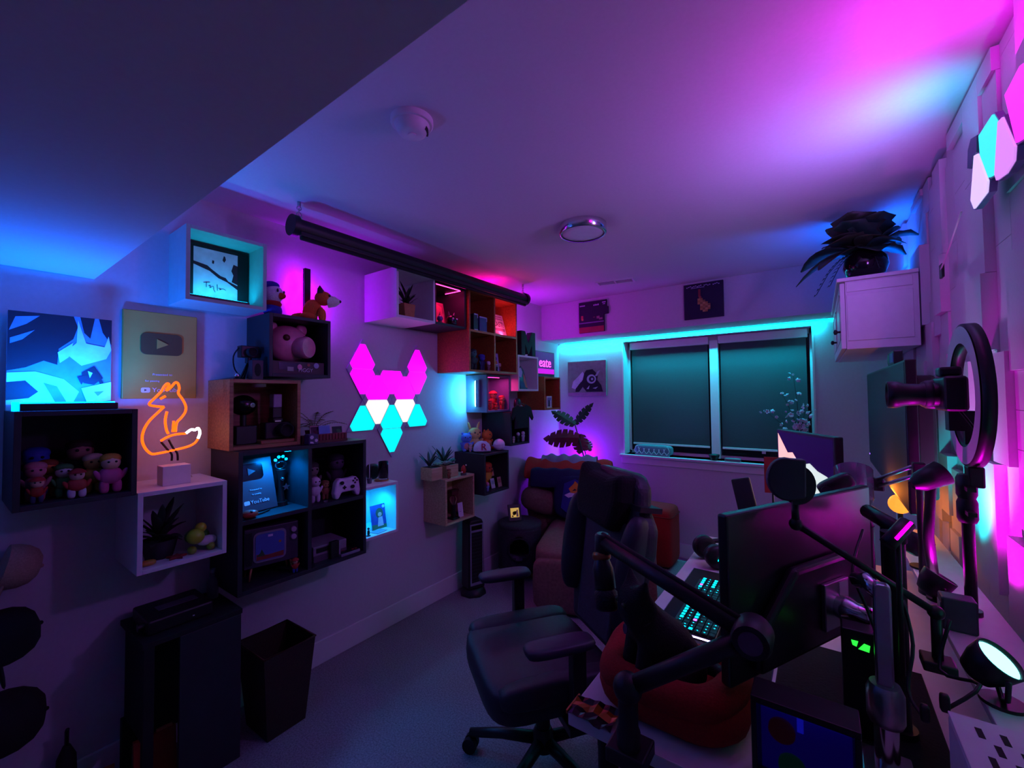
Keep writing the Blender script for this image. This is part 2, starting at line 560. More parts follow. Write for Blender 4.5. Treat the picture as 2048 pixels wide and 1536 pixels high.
def plush(label, loc, rz, s, col, belly, ears='round', group=None, cat='plush toy', muzzle=None):
    t = thing('plush_toy', label, cat, loc, rz, group)
    m, m2 = Cloth(col), Cloth(belly)
    obj('body', B().soft(s * .5, s * .44, s * .5, .9, 18, 12, 0, 0, s * .25), m, t)
    obj('belly', B().soft(s * .34, s * .2, s * .36, .95, 14, 10, 0, -s * .15, s * .24), m2, t)
    hd = obj('head', B().soft(s * .52, s * .46, s * .44, .95, 18, 12, 0, -s * .04, s * .64), m, t)
    b = B()
    for q in (-1, 1):
        b.ball(s * .03, q * s * .11, -s * .25, s * .68, 8, 6)
    obj('eyes', b, M_black, hd)
    obj('nose', B().soft(s * .05, s * .04, s * .035, 1, 8, 6, 0, -s * .275, s * .62), M_black, hd)
    if muzzle:
        obj('muzzle', B().soft(s * .22, s * .12, s * .14, 1, 12, 8, 0, -s * .24, s * .59), Cloth(muzzle), hd)
    for q in (-1, 1):
        e = B().at(q * s * .17, 0, s * .84, 0, q * 22, 0)
        if ears == 'tall':
            e.soft(s * .11, s * .06, s * .34, .95, 12, 8, 0, 0, s * .08)
        elif ears == 'point':
            e.lathe([(s * .08, -.03 * s), (s * .06, s * .05), (0, s * .15)], 10)
        else:
            e.soft(s * .13, s * .07, s * .13, 1, 12, 8)
        obj('ear', e, m, t)
        obj('arm', B().at(q * s * .24, -s * .1, s * .34, 20, q * 38, 0).soft(s * .12, s * .13, s * .28, .95, 12, 8), m, t)
        obj('foot', B().soft(s * .16, s * .26, s * .14, .95, 12, 8, q * s * .15, -s * .2, s * .07), m, t)
    return t

def card(name, label, cat, px, X, z, w, h, polys, back='d8d8d8', lean=8, th=.004, group=None, rz=90):
    t = onL(name, label, cat, px, X, z, group, rz)
    t.rotation_euler.x = 0
    p = obj('panel', B().at(0, 0, 0, -lean, 0, 0).box(-w / 2, w / 2, -th, 0, 0, h), C(back, .6), t)
    if polys:
        pr = prints('print', t, polys, -th)
        pr.rotation_euler = (R(-lean), 0, 0)
    return t

# --- glowing poster over the first dark shelf, with its light bar
s6 = SH['S6']
M_navy = C('0a1020', .6)
M_pale = C('c8d4e0', .6)
M_mid = C('5b7fa0', .6)
XP = -2.235
pw, ph = .262, .325
t = thing('poster_panel', 'blue-lit ink poster of swirling dark hair shapes standing on the figure shelf', 'poster', (XP, .285, s6['top']), 90)
obj('panel', B().box(-pw / 2, pw / 2, 0, .022, .0, ph + .02), C('9fb2c4', .6), t, bev=.001)
q = lambda x, y: ((x / 930 - .5) * pw, .02 + (1 - y / 1000) * ph)      # 0..930, 0..1000 sketch space
prints('print', t, [
    ([q(0, 0), q(930, 0), q(930, 1000), q(0, 1000)], M_mid),
    ([q(0, 0), q(560, 0), q(600, 120), q(560, 260), q(430, 380), q(420, 560), q(300, 520), q(150, 600), q(0, 640)], M_navy),
    ([q(60, 60), q(260, 30), q(150, 130), q(10, 210)], M_mid), ([q(20, 290), q(220, 190), q(120, 300), q(20, 350)], M_mid),
    ([q(620, 0), q(760, 0), q(720, 240), q(660, 180)], M_navy), ([q(800, 0), q(930, 0), q(930, 300), q(840, 160)], M_navy),
    ([q(600, 40), q(680, 300), q(860, 330), q(900, 200), q(930, 360), q(880, 470), q(640, 560), q(480, 420), q(590, 300)], M_pale),
    ([q(420, 420), q(560, 300), q(520, 470), q(440, 540)], M_pale),
    ([q(0, 660), q(230, 640), q(480, 720), q(620, 860), q(560, 1000), q(0, 1000)], M_pale),
    ([q(0, 760), q(150, 740), q(260, 860), q(180, 930), q(0, 950)], M_navy),
    ([q(300, 760), q(420, 800), q(520, 1000), q(420, 1000)], M_mid),
    ([q(640, 640), q(760, 560), q(850, 700), q(760, 780), q(660, 760)], M_navy), ([q(700, 620), q(745, 640), q(720, 700)], M_pale),
    ([q(760, 640), q(800, 640), q(900, 860), q(870, 880)], M_navy), ([q(600, 690), q(700, 660), q(640, 780)], M_navy),
    ([q(640, 820), q(930, 740), q(930, 960), q(700, 1000)], M_pale), ([q(760, 860), q(860, 850), q(800, 910)], M_mid),
], 0)
t = thing('light_bar', 'black light bar throwing blue light up at the poster', 'light bar', (-2.13, .29, s6['top']), 90)
obj('housing', B().box(-.115, .125, -.02, .016, 0, .024), M_black, t, bev=.003)
obj('diffuser', B().box(-.11, .12, .004, .018, .0245, .028), glow('blue bar', (.0, .25, 1), 20), t)
obj('end_cap', B().box(-.13, -.115, -.006, .012, 0, .03), glow('blue bar', (.0, .25, 1), 20), t)
lamp('AREA', 'light_bar_light', 9, (.0, .13, 1), (-2.1, .285, 1.483), (-2.24, .27, 1.9), t, size=.23, size2=.02)

# figures inside the dark shelf
XA = s6['XF'] - .07
XB_ = s6['XF'] - .17
fl = s6['fl']
G = 'toy figures in the dark shelf below the poster'
figurine('blue round toy figure with a big blue head in the dark shelf', 62, XB_, fl, .17, '20306a', '3048b8', hair='2840b0', group=G)
figurine('pink toy figure with a rosy dome head in the dark shelf', 52, XA - .03, fl, .13, 'a05868', 'd07888', hair='c06878', group=G)
figurine('red capped toy figure with white gloves in the dark shelf', 72, XA + .03, fl, .085, 'a01818', 'd8b8a0', hat='b01818', legs='303060', group=G)
figurine('orange toy figure half hidden behind the pink one', 96, XB_ + .03, fl, .13, 'a04c18', 'd08030', hair='804018', group=G)
figurine('green and white toy figure with round snout in the dark shelf', 122, XA + .0, fl, .115, '3a7a38', 'c8d0c0', hair='3a7a38', group=G)
figurine('large toy figure with a tan face and dark clothes in the dark shelf', 155, XB_, fl, .19, '28201c', 'a88068', hair='281810', group=G)
figurine('red toy figure lying low with white trousers in the dark shelf', 152, XA + .03, fl, .1, 'a82828', 'd0b0a0', hat='a02020', legs='c8c8d0', group=G, wide=1.3)
figurine('yellow toy figure with a tan belly in the dark shelf', 192, XA, fl, .14, 'c09838', 'd8b060', hair='d8c0a0', group=G)
figurine('blond doll in a pink gown in the dark shelf', 242, XA, fl, .14, 'c85890', 'e0b898', hair='c89830', group=G, wide=1.2)
t = onL('toy_block', 'brown toy block with flat top in the dark shelf', 'toy block', 105, XB_ - .03, fl, G)
obj('block', B().box(-.04, .04, -.03, .03, 0, .1), C('7a4030'), t, bev=.004)
obj('lid', B().box(-.045, .045, -.035, .035, .1, .115), C('8a5a48'), t, bev=.003)

# --- gold award plaque on the wall
M_gold = mat('gold leaf', 'b8a848', .5, .3, spread=.12, scale=6)
M_gold2 = mat('engraved gold', '5c5028', .5, .3, spread=.1, scale=8)
M_etch = C('e8e0d0', .5)
t = thing('award_plaque', 'gold award plaque with a play button relief hanging on the wall above the neon fox', 'plaque', (XL, .585, 1.488), 90)
obj('plate', B().box(-.127, .127, -.018, 0, 0, .368), M_gold, t, bev=.003)
btn = obj('play_button', B().prism(rrect(.142, .092, .02, 0, .232), -.022, -.018), M_gold2, t, bev=.001)
obj('triangle', B().prism([(-.018, .211), (.022, .232), (-.018, .253)], -.025, -.022), M_gold, btn)
text('lettering', 'Presented to', .013, M_etch, t, (.004, -.019, .102))
text('lettering', 'for passing', .011, M_etch, t, (-.03, -.019, .075))
text('lettering', 'YouTube', .026, M_etch, t, (.018, -.019, .036))
prints('logo', t, [(rrect(.03, .021, .006, -.052, .036), M_etch), ([(-.056, .031), (-.047, .036), (-.056, .041)], M_gold2)], -.0182)

# --- neon fox on its white block
s5 = SH['S5']
XN = -2.11
t = thing('neon_sign', 'glowing orange neon fox with a white tail tip on a white block', 'neon sign', (XN, Yat(348, XN, s5['top']), s5['top']), 90)
def nl(pts):
    o = []
    for x, y in pts:
        w = on(x / 4.2667, 700 + y / 4.2667, 0, XN)
        o.append((w.y - t.location.y, 0, w.z - t.location.z))
    return o
def smooth(pts, k=4):
    P = [Vector(p) for p in pts]
    out = []
    for i in range(len(P) - 1):
        a, b_, c, d = P[max(0, i - 1)], P[i], P[i + 1], P[min(len(P) - 1, i + 2)]
        for j in range(k):
            s = j / k
            out.append(.5 * ((2 * b_) + (c - a) * s + (2 * a - 5 * b_ + 4 * c - d) * s * s + (3 * b_ - a - 3 * c + d) * s ** 3))
    return out + [P[-1]]
M_neon = glow('orange neon', (1.0, .09, .003), 2.6)
M_neonw = glow('white neon', (.85, .92, 1), 8)
for i, pts in enumerate([
    [(1400, 485), (1330, 480), (1272, 463), (1320, 410), (1375, 355), (1400, 312), (1428, 286), (1442, 300), (1418, 345), (1455, 322), (1495, 278), (1520, 288), (1530, 330), (1522, 370), (1560, 425), (1585, 480), (1580, 530), (1545, 580), (1508, 622), (1498, 700)],
    [(1400, 485), (1340, 540), (1270, 610), (1225, 690), (1213, 770), (1240, 840), (1290, 885), (1345, 883), (1480, 855), (1600, 825), (1660, 795), (1688, 760)],
    [(1585, 713), (1500, 720), (1430, 742), (1372, 776)], [(1425, 525), (1410, 600), (1420, 680), (1437, 715)], [(1482, 605), (1474, 700)], [(1412, 393), (1368, 418)]]):
    obj('neon_tube', B().tube(smooth(nl(pts)), .0046, 8), M_neon, t)
obj('neon_tube', B().tube(smooth(nl([(1690, 755), (1706, 705), (1690, 667), (1665, 682), (1630, 680), (1588, 710)])), .005, 8), M_neonw, t, label='white tail tip tube')
for pts in ([(1375, 785), (1430, 850), (1465, 890), (1465, 945)], [(1440, 765), (1480, 840), (1512, 880), (1517, 942)]):
    obj('support_tube', B().tube(smooth(nl(pts)), .004, 8), M_black, t)
obj('block', B().box(-.046, .046, -.035, .035, 0, .076), M_white, t, bev=.002)
obj('cord', B().tube(smooth([(.04, .035, .01), (.07, .06, .02), (.09, .1, .004), (.1, .13, .004)]), .002, 6), M_white, t)
lamp('POINT', 'neon_light', .36, (1, .16, .02), (XN + .02, t.location.y, 1.34), None, t, radius=.08)

# --- spiky plant, green toy and small things in the white shelf
def spiky(label, loc, n, L, W, col, pot, seed=1, name='spiky_plant', potr=.045, poth=.06):
    t = thing(name, label, 'plant', loc)
    rr = random.Random(seed)
    obj('pot', B().lathe([(potr * .72, 0), (potr, poth), (potr * .9, poth), (potr * .8, poth * .9)], 20), C(pot), t)
    m = mat('leaf ' + col, col, .55, spread=.25, scale=25)
    for i in range(n):
        a = i * 137.5 + rr.uniform(-15, 15)
        k = i / n
        o = obj('leaf', B().leaf(L * rr.uniform(.75, 1.1), W, .25 + .5 * k, 2.2 - 1.7 * k, 6, .35), m, t, loc=(0, 0, poth * .85), rot=(0, 0, R(a)), solid=.0015)
    return t
spiky('dark spiky succulent in a dark pot inside the white shelf', (s5['XF'] - .12, Yat(318, s5['XF'] - .12, .88), s5['fl']), 20, .088, .028, '1d2a22', '141414', 3, potr=.06, poth=.07)
t = onL('turtle_toy', 'lime green and yellow toy turtle with a domed shell', 'toy', 398, s5['XF'] - .09, s5['fl'])
obj('shell', B().soft(.085, .09, .06, .95, 18, 10, 0, .01, .055), C('3c8a30', .4), t)
obj('head', B().ball(.03, -.025, -.055, .07), C('a8c828', .4), t)
obj('head_crest', B().ball(.02, .0, -.03, .095), C('c0d030', .4), t)
for x in (-.032, .032):
    obj('foot', B().soft(.03, .045, .03, .9, 10, 6, x, -.04, .015), C('88b030', .4), t)
obj('belly', B().soft(.07, .03, .04, .9, 12, 8, .02, -.035, .04), C('d0d8d0', .4), t)
t = onL('starfish', 'small red starfish ornament lying in the white shelf', 'ornament', 368, s5['XF'] - .05, s5['fl'])
obj('body', B().prism([(.036 * (1 if i % 2 == 0 else .45) * math.cos(i * PI / 5), .036 * (1 if i % 2 == 0 else .45) * math.sin(i * PI / 5)) for i in range(10)], -.01, 0), C('8a2420'), t, rot=(-PI / 2, 0, 0), bev=.003)
t = onL('pebble', 'small amber pebble lying in the white shelf beside the plant', 'stone', 290, s5['XF'] - .045, s5['fl'])
obj('stone', B().soft(.05, .032, .02, .8, 14, 8, 0, 0, .01), C('b0782c', .4), t)

# --- photo shelf S1
s1 = SH['S1']
XF1 = s1['XF']
t = thing('framed_photo', 'black framed signed photo of a jump over a ramp', 'photo frame', (XL + .06, (s1['y0'] + s1['y1']) / 2, s1['fl']), 90)
M_ph = C('c9c3d2', .5)
M_ink = C('120c1a', .6)
w, h = .135, .27
obj('frame', B().box(-w, w, -.008, .01, 0, h), M_matte, t, bev=.002)
q = lambda x, y: (-.088 + x * .176, .02 + y * .235)
prints('photo', t, [([q(0, 0), q(1, 0), q(1, 1), q(0, 1)], M_ph),
    ([q(0, .72), q(.15, .7), q(.3, .68), q(.38, .63), q(.6, .52), q(.72, .5), q(.78, .44), q(1, .38), q(1, .3), q(.75, .42), q(.55, .47), q(.35, .58), q(.0, .66)], M_ink),
    ([q(.86, .44), q(1, .4), q(1, .78), q(.9, .8), q(.85, .66), q(.9, .58)], M_ink),
    ([q(.64, .84), q(.68, .8), q(.72, .86), q(.7, .92), q(.67, .93)], M_ink), ([q(.4, .74), q(.44, .73), q(.45, .79), q(.41, .8)], M_ink)], -.008)
sg = B()
sg.tube(smooth([(*q(.22, .33)[:1], 0, q(.22, .33)[1]), (q(.36, .36)[0], 0, q(.36, .36)[1])]), .0012, 5)
for pts in ([(.28, .35), (.28, .25)], [(.33, .28), (.37, .3), (.36, .25), (.43, .29), (.45, .22), (.48, .18)], [(.52, .34), (.53, .22)], [(.55, .27), (.6, .27), (.58, .24), (.65, .27), (.72, .25)]):
    sg.tube(smooth([(q(*p)[0], 0, q(*p)[1]) for p in pts]), .001, 5)
obj('signature', sg, M_ink, t, loc=(0, -.0105, 0))
t = thing('light_bar', 'cyan glowing light bar lying in front of the signed photo', 'light bar', (XL + .13, (s1['y0'] + s1['y1']) / 2 - .012, s1['fl']), 90)
obj('housing', B().box(-.125, .122, -.018, .014, 0, .022), M_black, t, bev=.002)
obj('diffuser', B().box(-.123, .12, .0, .013, .0222, .026), glow('cyan bar', (.0, .55, 1), 5), t)
b = B()
for i in range(9):
    b.box(-.11 + i * .026, -.1 + i * .026, -.02, -.0183, .006, .012)
obj('indicator_lights', b, glow('cyan dots', (.1, .7, 1), 2), t)
lamp('AREA', 'light_bar_light', .4, (.0, .5, 1), (XL + .123, (s1['y0'] + s1['y1']) / 2, s1['fl'] + .03), (XL + .07, (s1['y0'] + s1['y1']) / 2, 2.1), t, size=.22, size2=.012)

# --- pig shelf S2 and what stands on and beside it
s2 = SH['S2']
Xp = s2['XF'] - .1
t = onL('pig_toy', 'glossy pink pig toy head with a large flat snout', 'toy', 580, Xp, s2['fl'] + .062)
M_pink = C('e58aa6', .35)
obj('head', B().soft(.2, .16, .19, .9, 24, 14, 0, .0, .095), M_pink, t)
obj('snout', B().at(.045, -.085, .075, 90, 0, 25).lathe([(.052, -.03), (.056, .02), (.05, .03)], 24), M_pink, t)
for q_ in (-1, 1):
    obj('ear', B().soft(.06, .03, .06, .9, 12, 8, q_ * .075, .0, .175), M_pink, t)
    e = obj('eye', B().ball(.017, -.035 if q_ < 0 else .06, -.07, .12, 12, 8), C('5a2020', .3), t)
t = onL('game_box', 'game box lettered PIGGY lying under the pig toy', 'box', 588, s2['XF'] - .06, s2['fl'])
bx = obj('carton', B().box(-.135, .128, -.04, .1, 0, .062), C('3a1a20', .5), t, bev=.001)
obj('window', B().box(-.1, .0, -.0415, -.04, .02, .055), C('202838', .2), bx)
prints('print', t, [([(-.06, .014), (-.03, .014), (-.03, .035), (-.06, .035)], C('a0a098')), (ring(10, .012, .014, .0, .036), M_pink), (ring(10, .008, .008, .045, .048), C('b06050')), (ring(12, .014, .014, .085, .046), C('a8a8c8'))], -.0418)
text('lettering', 'PIGGY', .026, C('d8d0d8', .5), t, (.03, -.0425, .02))
t = onL('plush_bird', 'white plush bird in a blue hat with an orange beak and red scarf', 'plush toy', 545, s2['XF'] - .12, s2['top'], rz=120)
obj('body', B().soft(.09, .08, .07, .9, 16, 10, 0, 0, .035), Cloth('2838a0'), t)
obj('scarf', B().at(0, 0, .066).lathe([(.036, -.012), (.042, 0), (.036, .012)], 18), Cloth('a02020'), t)
hd = obj('head', B().soft(.09, .085, .09, .95, 18, 12, 0, -.005, .115), Cloth('d8d0dc'), t)
obj('beak', B().at(0, -.05, .105, 90, 0, 0).lathe([(.018, -.005), (.012, .012), (0, .022)], 10), Cloth('d04020'), hd)
for x in (-.024, .024):
    obj('eye', B().soft(.014, .008, .018, 1, 8, 6, x, -.044, .128), M_black, hd)
obj('hat', B().soft(.075, .07, .04, .9, 14, 8, -.005, .004, .158), Cloth('3030a0'), hd)
obj('foot', B().soft(.06, .05, .024, .9, 12, 6, .05, -.02, .012), Cloth('2838a0'), t)
t = onL('plush_fox', 'orange plush fox sitting on the dark pig shelf', 'plush toy', 632, s2['XF'] - .075, s2['top'], rz=140)
MO, MW_ = Cloth('d8622a'), Cloth('e8dcd8')
obj('body', B().at(0, .02, .064, 25, 0, 0).soft(.075, .085, .11, .9, 16, 10), MO, t)
obj('haunch', B().soft(.1, .085, .05, .9, 14, 8, 0, .035, .025), MO, t)
hd = obj('head', B().soft(.09, .085, .075, .95, 18, 10, 0, -.035, .125), MO, t)
obj('muzzle', B().at(0, -.085, .11, 90, 0, 0).lathe([(.034, -.025), (.026, .01), (.012, .03), (0, .034)], 14), MW_, hd)
obj('nose', B().ball(.008, 0, -.118, .112, 8, 6), M_black, hd)
for x in (-1, 1):
    obj('ear', B().at(x * .03, -.025, .158, 0, x * 12, 0).lathe([(.016, -.01), (.012, .012), (0, .03)], 10), C('402020'), hd)
    obj('eye', B().ball(.007, x * .025, -.07, .135, 8, 6), M_black, hd)
    obj('leg', B().soft(.03, .03, .075, .9, 10, 8, x * .026, -.03, .037), MO, t)
obj('tail', B().tube(smooth([(0, .07, .026), (.0, .1, .024), (.02, .12, .02), (.05, .125, .018)]), .022, 10, r2=.008), MO, t)

# purple light bar standing on the pig shelf by the wall
t = thing('light_bar', 'upright black light bar throwing purple light on the wall behind the plush fox', 'light bar', (XL + .1, Yat(613, XL + .1, 2.0), s2['top']), 90)
zb_ = s2['top']
obj('foot', B().cyl(.03, 0, .012, 20), M_black, t)
obj('housing', B().box(-.016, .016, -.014, .012, .012, .29), M_black, t, bev=.003)
obj('diffuser', B().box(-.012, .0185, .0125, .022, .02, .285), glow('violet bar', (.55, .0, 1), 14), t)
lamp('AREA', 'light_bar_light', 5, (.34, .0, 1), (XL + .074, t.location.y + .004, 2.03), (XL, t.location.y + .05, 2.05), t, size=.022, size2=.26)

# cameras left of the pig shelf on top of the oak cube
s3 = SH['S3']
t = onL('camera_tripod', 'small dark tripod holding an old camera on the oak cube', 'tripod', 497, s3['XF'] - .1, s3['top'])
for a in (90, 210, 330):
    obj('leg', B().tube([(0, 0, .085), (.05 * math.cos(R(a)), .05 * math.sin(R(a)), .004)], .005, 8), M_black, t)
obj('head', B().cyl(.014, .08, .105), M_black, t)
hd = obj('camera_body', B().box(-.04, .04, -.022, .022, .105, .16), M_black, t, bev=.004)
obj('lens', B().at(0, -.022, .13, 90, 0, 0).lathe([(.02, 0), (.02, .03), (.017, .03), (.016, .025)], 20), M_matte, hd)
obj('strap', B().tube(smooth([(-.04, 0, .15), (-.055, .02, .11), (-.045, .03, .05), (-.01, .03, .006)]), .003, 6), M_matte, t)
t = onL('lens_box', 'small boxed lens standing on the oak cube', 'box', 511, s3['XF'] - .04, s3['top'])
obj('carton', B().box(-.024, .024, -.02, .02, 0, .09), C('2a2634', .5), t, bev=.002)
obj('lens_print', B().prism(ring(14, .014, .03, 0, .045), -.0212, -.02), M_matte, t)
t = onL('steel_ball', 'little chrome ball on a dark foot on the oak cube', 'ornament', 474, s3['XF'] - .05, s3['top'])
obj('foot', B().cyl(.014, 0, .006, 16), M_black, t)
obj('ball', B().ball(.012, 0, 0, .017), M_chrome, t)

# --- oak cube contents
fl = s3['fl']
t = onL('dome_camera', 'black ball camera on a stand in the oak cube', 'camera', 492, s3['XF'] - .1, fl)
obj('foot', B().box(-.045, .045, -.04, .04, 0, .085), M_black, t, bev=.005)
obj('stem', B().cyl(.013, .085, .14), M_black, t)
hd = obj('head', B().soft(.11, .1, .095, 1, 24, 14, 0, 0, .18), mat('glossy black', '0a0a0c', .2), t)
obj('lens', B().at(.02, -.047, .18, 90, 0, 10).lathe([(.012, -.004), (.012, .005), (.008, .005)], 16), M_chrome, hd)
t = onL('photo_camera', 'black photo camera with a raised flash in the oak cube', 'camera', 551, s3['XF'] - .09, fl + .016)
bd = obj('body', B().box(-.06, .06, -.03, .03, 0, .08).box(-.025, .025, -.028, .028, .08, .1), M_black, t, bev=.006)
obj('lens', B().at(.02, -.03, .042, 90, 0, 0).lathe([(.034, 0), (.034, .045), (.028, .05), (.026, .035), (0, .034)], 24), M_matte, t)
fls = obj('flash_neck', B().box(-.022, .022, -.02, .02, .1, .15), M_black, t, bev=.003)
obj('flash_head', B().box(-.02, .02, -.024, .02, .15, .215), C('9a8ea8', .4), fls, bev=.004)
obj('badge', B().box(-.016, .012, -.0305, -.03, .082, .088), M_steel, bd)
t = onL('wooden_tray', 'thin wooden board lying under the photo camera', 'board', 553, s3['XF'] - .08, fl)
obj('plank', B().box(-.075, .08, -.06, .05, 0, .015), M_oak, t, bev=.002)
t = onL('puck_light', 'white puck light fixed under the top of the oak cube', 'light', 518, s3['XF'] - .1, s3['top'] - TH)
obj('puck', B().cyl(.03, -.014, 0, 24), M_white, t)
obj('lens', B().cyl(.022, -.016, -.014, 24), C('b8b0c0'), t)

# --- on top of the big dark unit beside the oak cube
s4 = SH['S4']
X4 = s4['XF']
t = onL('potted_fern', 'small potted fern on the dark unit beside the oak cube', 'plant', 628, X4 - .15, s4['top'])
obj('pot', B().lathe([(.035, 0), (.045, .06), (.042, .06), (.04, .055)], 20), C('54283a'), t)
mf = mat('fern green', '5e6a2a', .6, spread=.3, scale=40)
rr = random.Random(5)
for i in range(11):
    b = B()
    L = rr.uniform(.1, .15)
    for k in range(14):
        tt = k / 13
        x = L * tt
        z = L * (.9 * tt - .62 * tt * tt)
        w = .03 * math.sin(PI * (.12 + .85 * tt)) + .003
        for sd in (-1, 1):
            b.add([(x, 0, z), (x + .006, 0, z + .001), (x + .012, sd * w, z - .004)], [(0, 1, 2)])
    b.tube([(L * q_, 0, L * (.9 * q_ - .62 * q_ * q_)) for q_ in (0, .25, .5, .75, 1)], .0012, 5)
    obj('frond', b, mf, t, loc=(0, 0, .058), rot=(0, R(rr.uniform(-35, 10)), R(i * 360 / 11 + rr.uniform(-12, 12))))
XT = X4 - .06
t = onL('brick_model', 'long dark red toy brick wall model on the dark unit', 'model', 650, XT, s4['top'])
w = .12
obj('base', B().box(-w, w, -.022, .022, 0, .012), C('6a2426'), t)
for i in range(14):
    x = -w + .0085 + i * 2 * w / 14
    obj('brick', B().box(x - .0072, x + .0072, -.02, .02, .0122, .042), C('7a2c30'), t, bev=.0015)
card('picture_card', 'light blue picture card standing behind the red brick model', 'card', 650, XT - .035, s4['top'], .062, .085, [([(-.028, .03), (.028, .03), (.028, .08), (-.028, .08)], C('6f8fd0')), ([(-.028, .004), (.028, .004), (.028, .03), (-.028, .03)], C('9878b0'))], '8fa4d8')
card('picture_card', 'dark card with a green print standing behind the red brick model', 'card', 676, XT - .03, s4['top'], .055, .075, [(ring(12, .018, .022, .005, .04), C('3a6a40')), (ring(10, .01, .012, -.012, .045), M_black)], '281c30')
card('picture_card', 'upright pink edged card half hidden behind the blue card', 'card', 632, XT - .05, s4['top'], .06, .085, [([(-.026, .006), (.026, .006), (.026, .078), (-.026, .078)], C('50304a'))], 'b88898')
t = onL('dice_figure', 'white and violet patterned cube toy on the dark unit', 'toy', 622, XT + .03, s4['top'])
obj('cube', B().box(-.024, .024, -.024, .024, .0, .05), C('3a2a5a', .4), t, bev=.004)
prints('pattern', t, [(ring(6, .01, .01, -.01, .036), C('d8d0e0')), (ring(5, .009, .009, .012, .02), C('d8d0e0')), ([(-.02, .008), (.0, .005), (-.004, .014), (-.018, .016)], C('d8d0e0'))], -.0242)

# --- big dark unit: blue-lit plaque compartment
zt = s4['mid']
t = thing('award_plaque', 'silver award plaque with a play button, lit blue in the dark unit', 'plaque', (X4 - .12, Yat(515, X4 - .12, 1.1), zt + .002), 100)
M_silv = mat('silver plate', '4a525c', .4, .3, spread=.06, scale=8)
b = B()
p_ = obj('plate', B().at(0, 0, 0, -14, 0, 0).box(-.095, .095, -.012, 0, 0, .245), M_silv, t, bev=.002)
gp = obj('play_button', B().at(0, 0, 0, -14, 0, 0).prism(rrect(.12, .075, .016, -.015, .185), -.015, -.012), mat('mirror panel', '50565e', .15, 1), t)
obj('triangle', B().at(0, 0, 0, -14, 0, 0).prism([(-.028, .168), (.008, .185), (-.028, .202)], -.018, -.015), M_silv, gp)
cr, sr = math.cos(R(14)), math.sin(R(14))
def tl(x, z, y=-.0135):
    return (x, y * cr + z * sr, z * cr - y * sr)
for s_t, zz, sz in (('Presented to', .1, .011), ('for passing', .08, .01), ('YouTube', .045, .024)):
    text('lettering', s_t, sz, C('e8eef4', .4), t, tl(.012 if s_t == 'YouTube' else 0, zz), rot=(PI / 2 - R(14), 0, 0))
pr = prints('logo', t, [(rrect(.026, .018, .005, -.048, .045), C('e8eef4', .4))], -.0122)
pr.rotation_euler = (R(-14), 0, 0)
t = onL('trophy', 'clear paw shaped trophy on a dark post with a small star', 'trophy', 546, X4 - .15, zt + .001)
obj('base', B().cyl(.03, 0, .02, 24), M_black, t)
obj('post', B().lathe([(.02, .02), (.012, .08), (.016, .15), (.022, .175)], 20), M_black, t)
pw_ = obj('paw', B().soft(.055, .025, .04, .9, 16, 10, 0, 0, .198), glass('trophy glass', 'e8f4ff', .05), t)
for i, (x, z) in enumerate(((-.026, .222), (-.01, .236), (.01, .236), (.026, .222))):
    obj('toe', B().ball(.008, x, 0, z, 10, 8), C('e8f4ff', .2), pw_)
obj('star', B().prism([(.018 * (1 if i % 2 == 0 else .45) * math.sin(i * PI / 5) + .014, .018 * (1 if i % 2 == 0 else .45) * math.cos(i * PI / 5) + .09) for i in range(10)], -.028, -.022), M_steel, t)
obj('gem', B().ball(.009, 0, -.018, .13, 10, 8), M_chrome, t)
t = onL('computer_mouse', 'red rounded mouse lying in front of the silver plaque', 'mouse', 497, X4 - .045, zt)
obj('shell', B().soft(.07, .05, .036, .85, 18, 10, 0, 0, .018), C('b04030', .35), t)
obj('wheel', B().at(.0, -.02, .03, 0, 90, 0).cyl(.006, -.003, .003, 12), M_black, t)
t = onL('cable_stub', 'short black cable plug lying before the silver plaque', 'cable', 523, X4 - .06, zt)
obj('cord', B().tube(smooth([(-.045, 0, .005), (-.01, -.004, .005), (.02, .01, .005), (.05, .03, .005)]), .004, 6), M_black, t)
obj('plug', B().soft(.035, .014, .012, .5, 12, 6, -.05, 0, .006), M_black, t)
t = thing('puck_light', 'blue puck light under the top board above the silver plaque', 'light', (X4 - .13, 1.04, s4['top'] - .018), 90)
obj('puck', B().cyl(.028, -.012, 0, 24), M_white, t)
obj('lens', B().cyl(.022, -.014, -.012, 24), glow('blue puck', (.0, .4, 1), 12), t)
lamp('SPOT', 'puck_light_beam', 9, (.0, .25, 1), (X4 - .1, 1.0, s4['top'] - .036), (X4 - .1, .99, .9), t, radius=.02, spot=150, blend=.7)

# right upper compartment: figures and a white controller
G = 'toy figures beside the white game controller'
XA = X4 - .08
figurine('white armoured toy figure beside the compartment divider', 627, XA + .02, zt, .135, 'c8c0cc', 'd4ccd8', legs='b8b0c0', group=G)
figurine('tall grey toy figure behind the white armoured one', 622, XA - .1, zt, .19, '707060', '8a8a78', hair='40443a', group=G)
figurine('small tan toy figure with furry hood', 650, XA, zt, .1, '8a6038', 'b08050', hair='8a6038', group=G)
figurine('dark robed toy figure with a gleaming head behind the controller', 680, XA - .08, zt, .22, '2a2230', '584a60', hair='201a28', group=G)
t = onL('game_controller', 'white game controller standing upright in the dark unit', 'game controller', 692, X4 - .04, zt)
MC = C('e2dcea', .4)
out = [(-.07, .0), (-.052, .0), (-.035, .03), (.035, .03), (.052, .0), (.07, .0), (.076, .03), (.066, .085), (.048, .105), (.02, .1), (-.02, .1), (-.048, .105), (-.066, .085), (-.076, .03)]
bd = obj('shell', B().prism(out, -.02, .02), MC, t, bev=.012, seg=3)
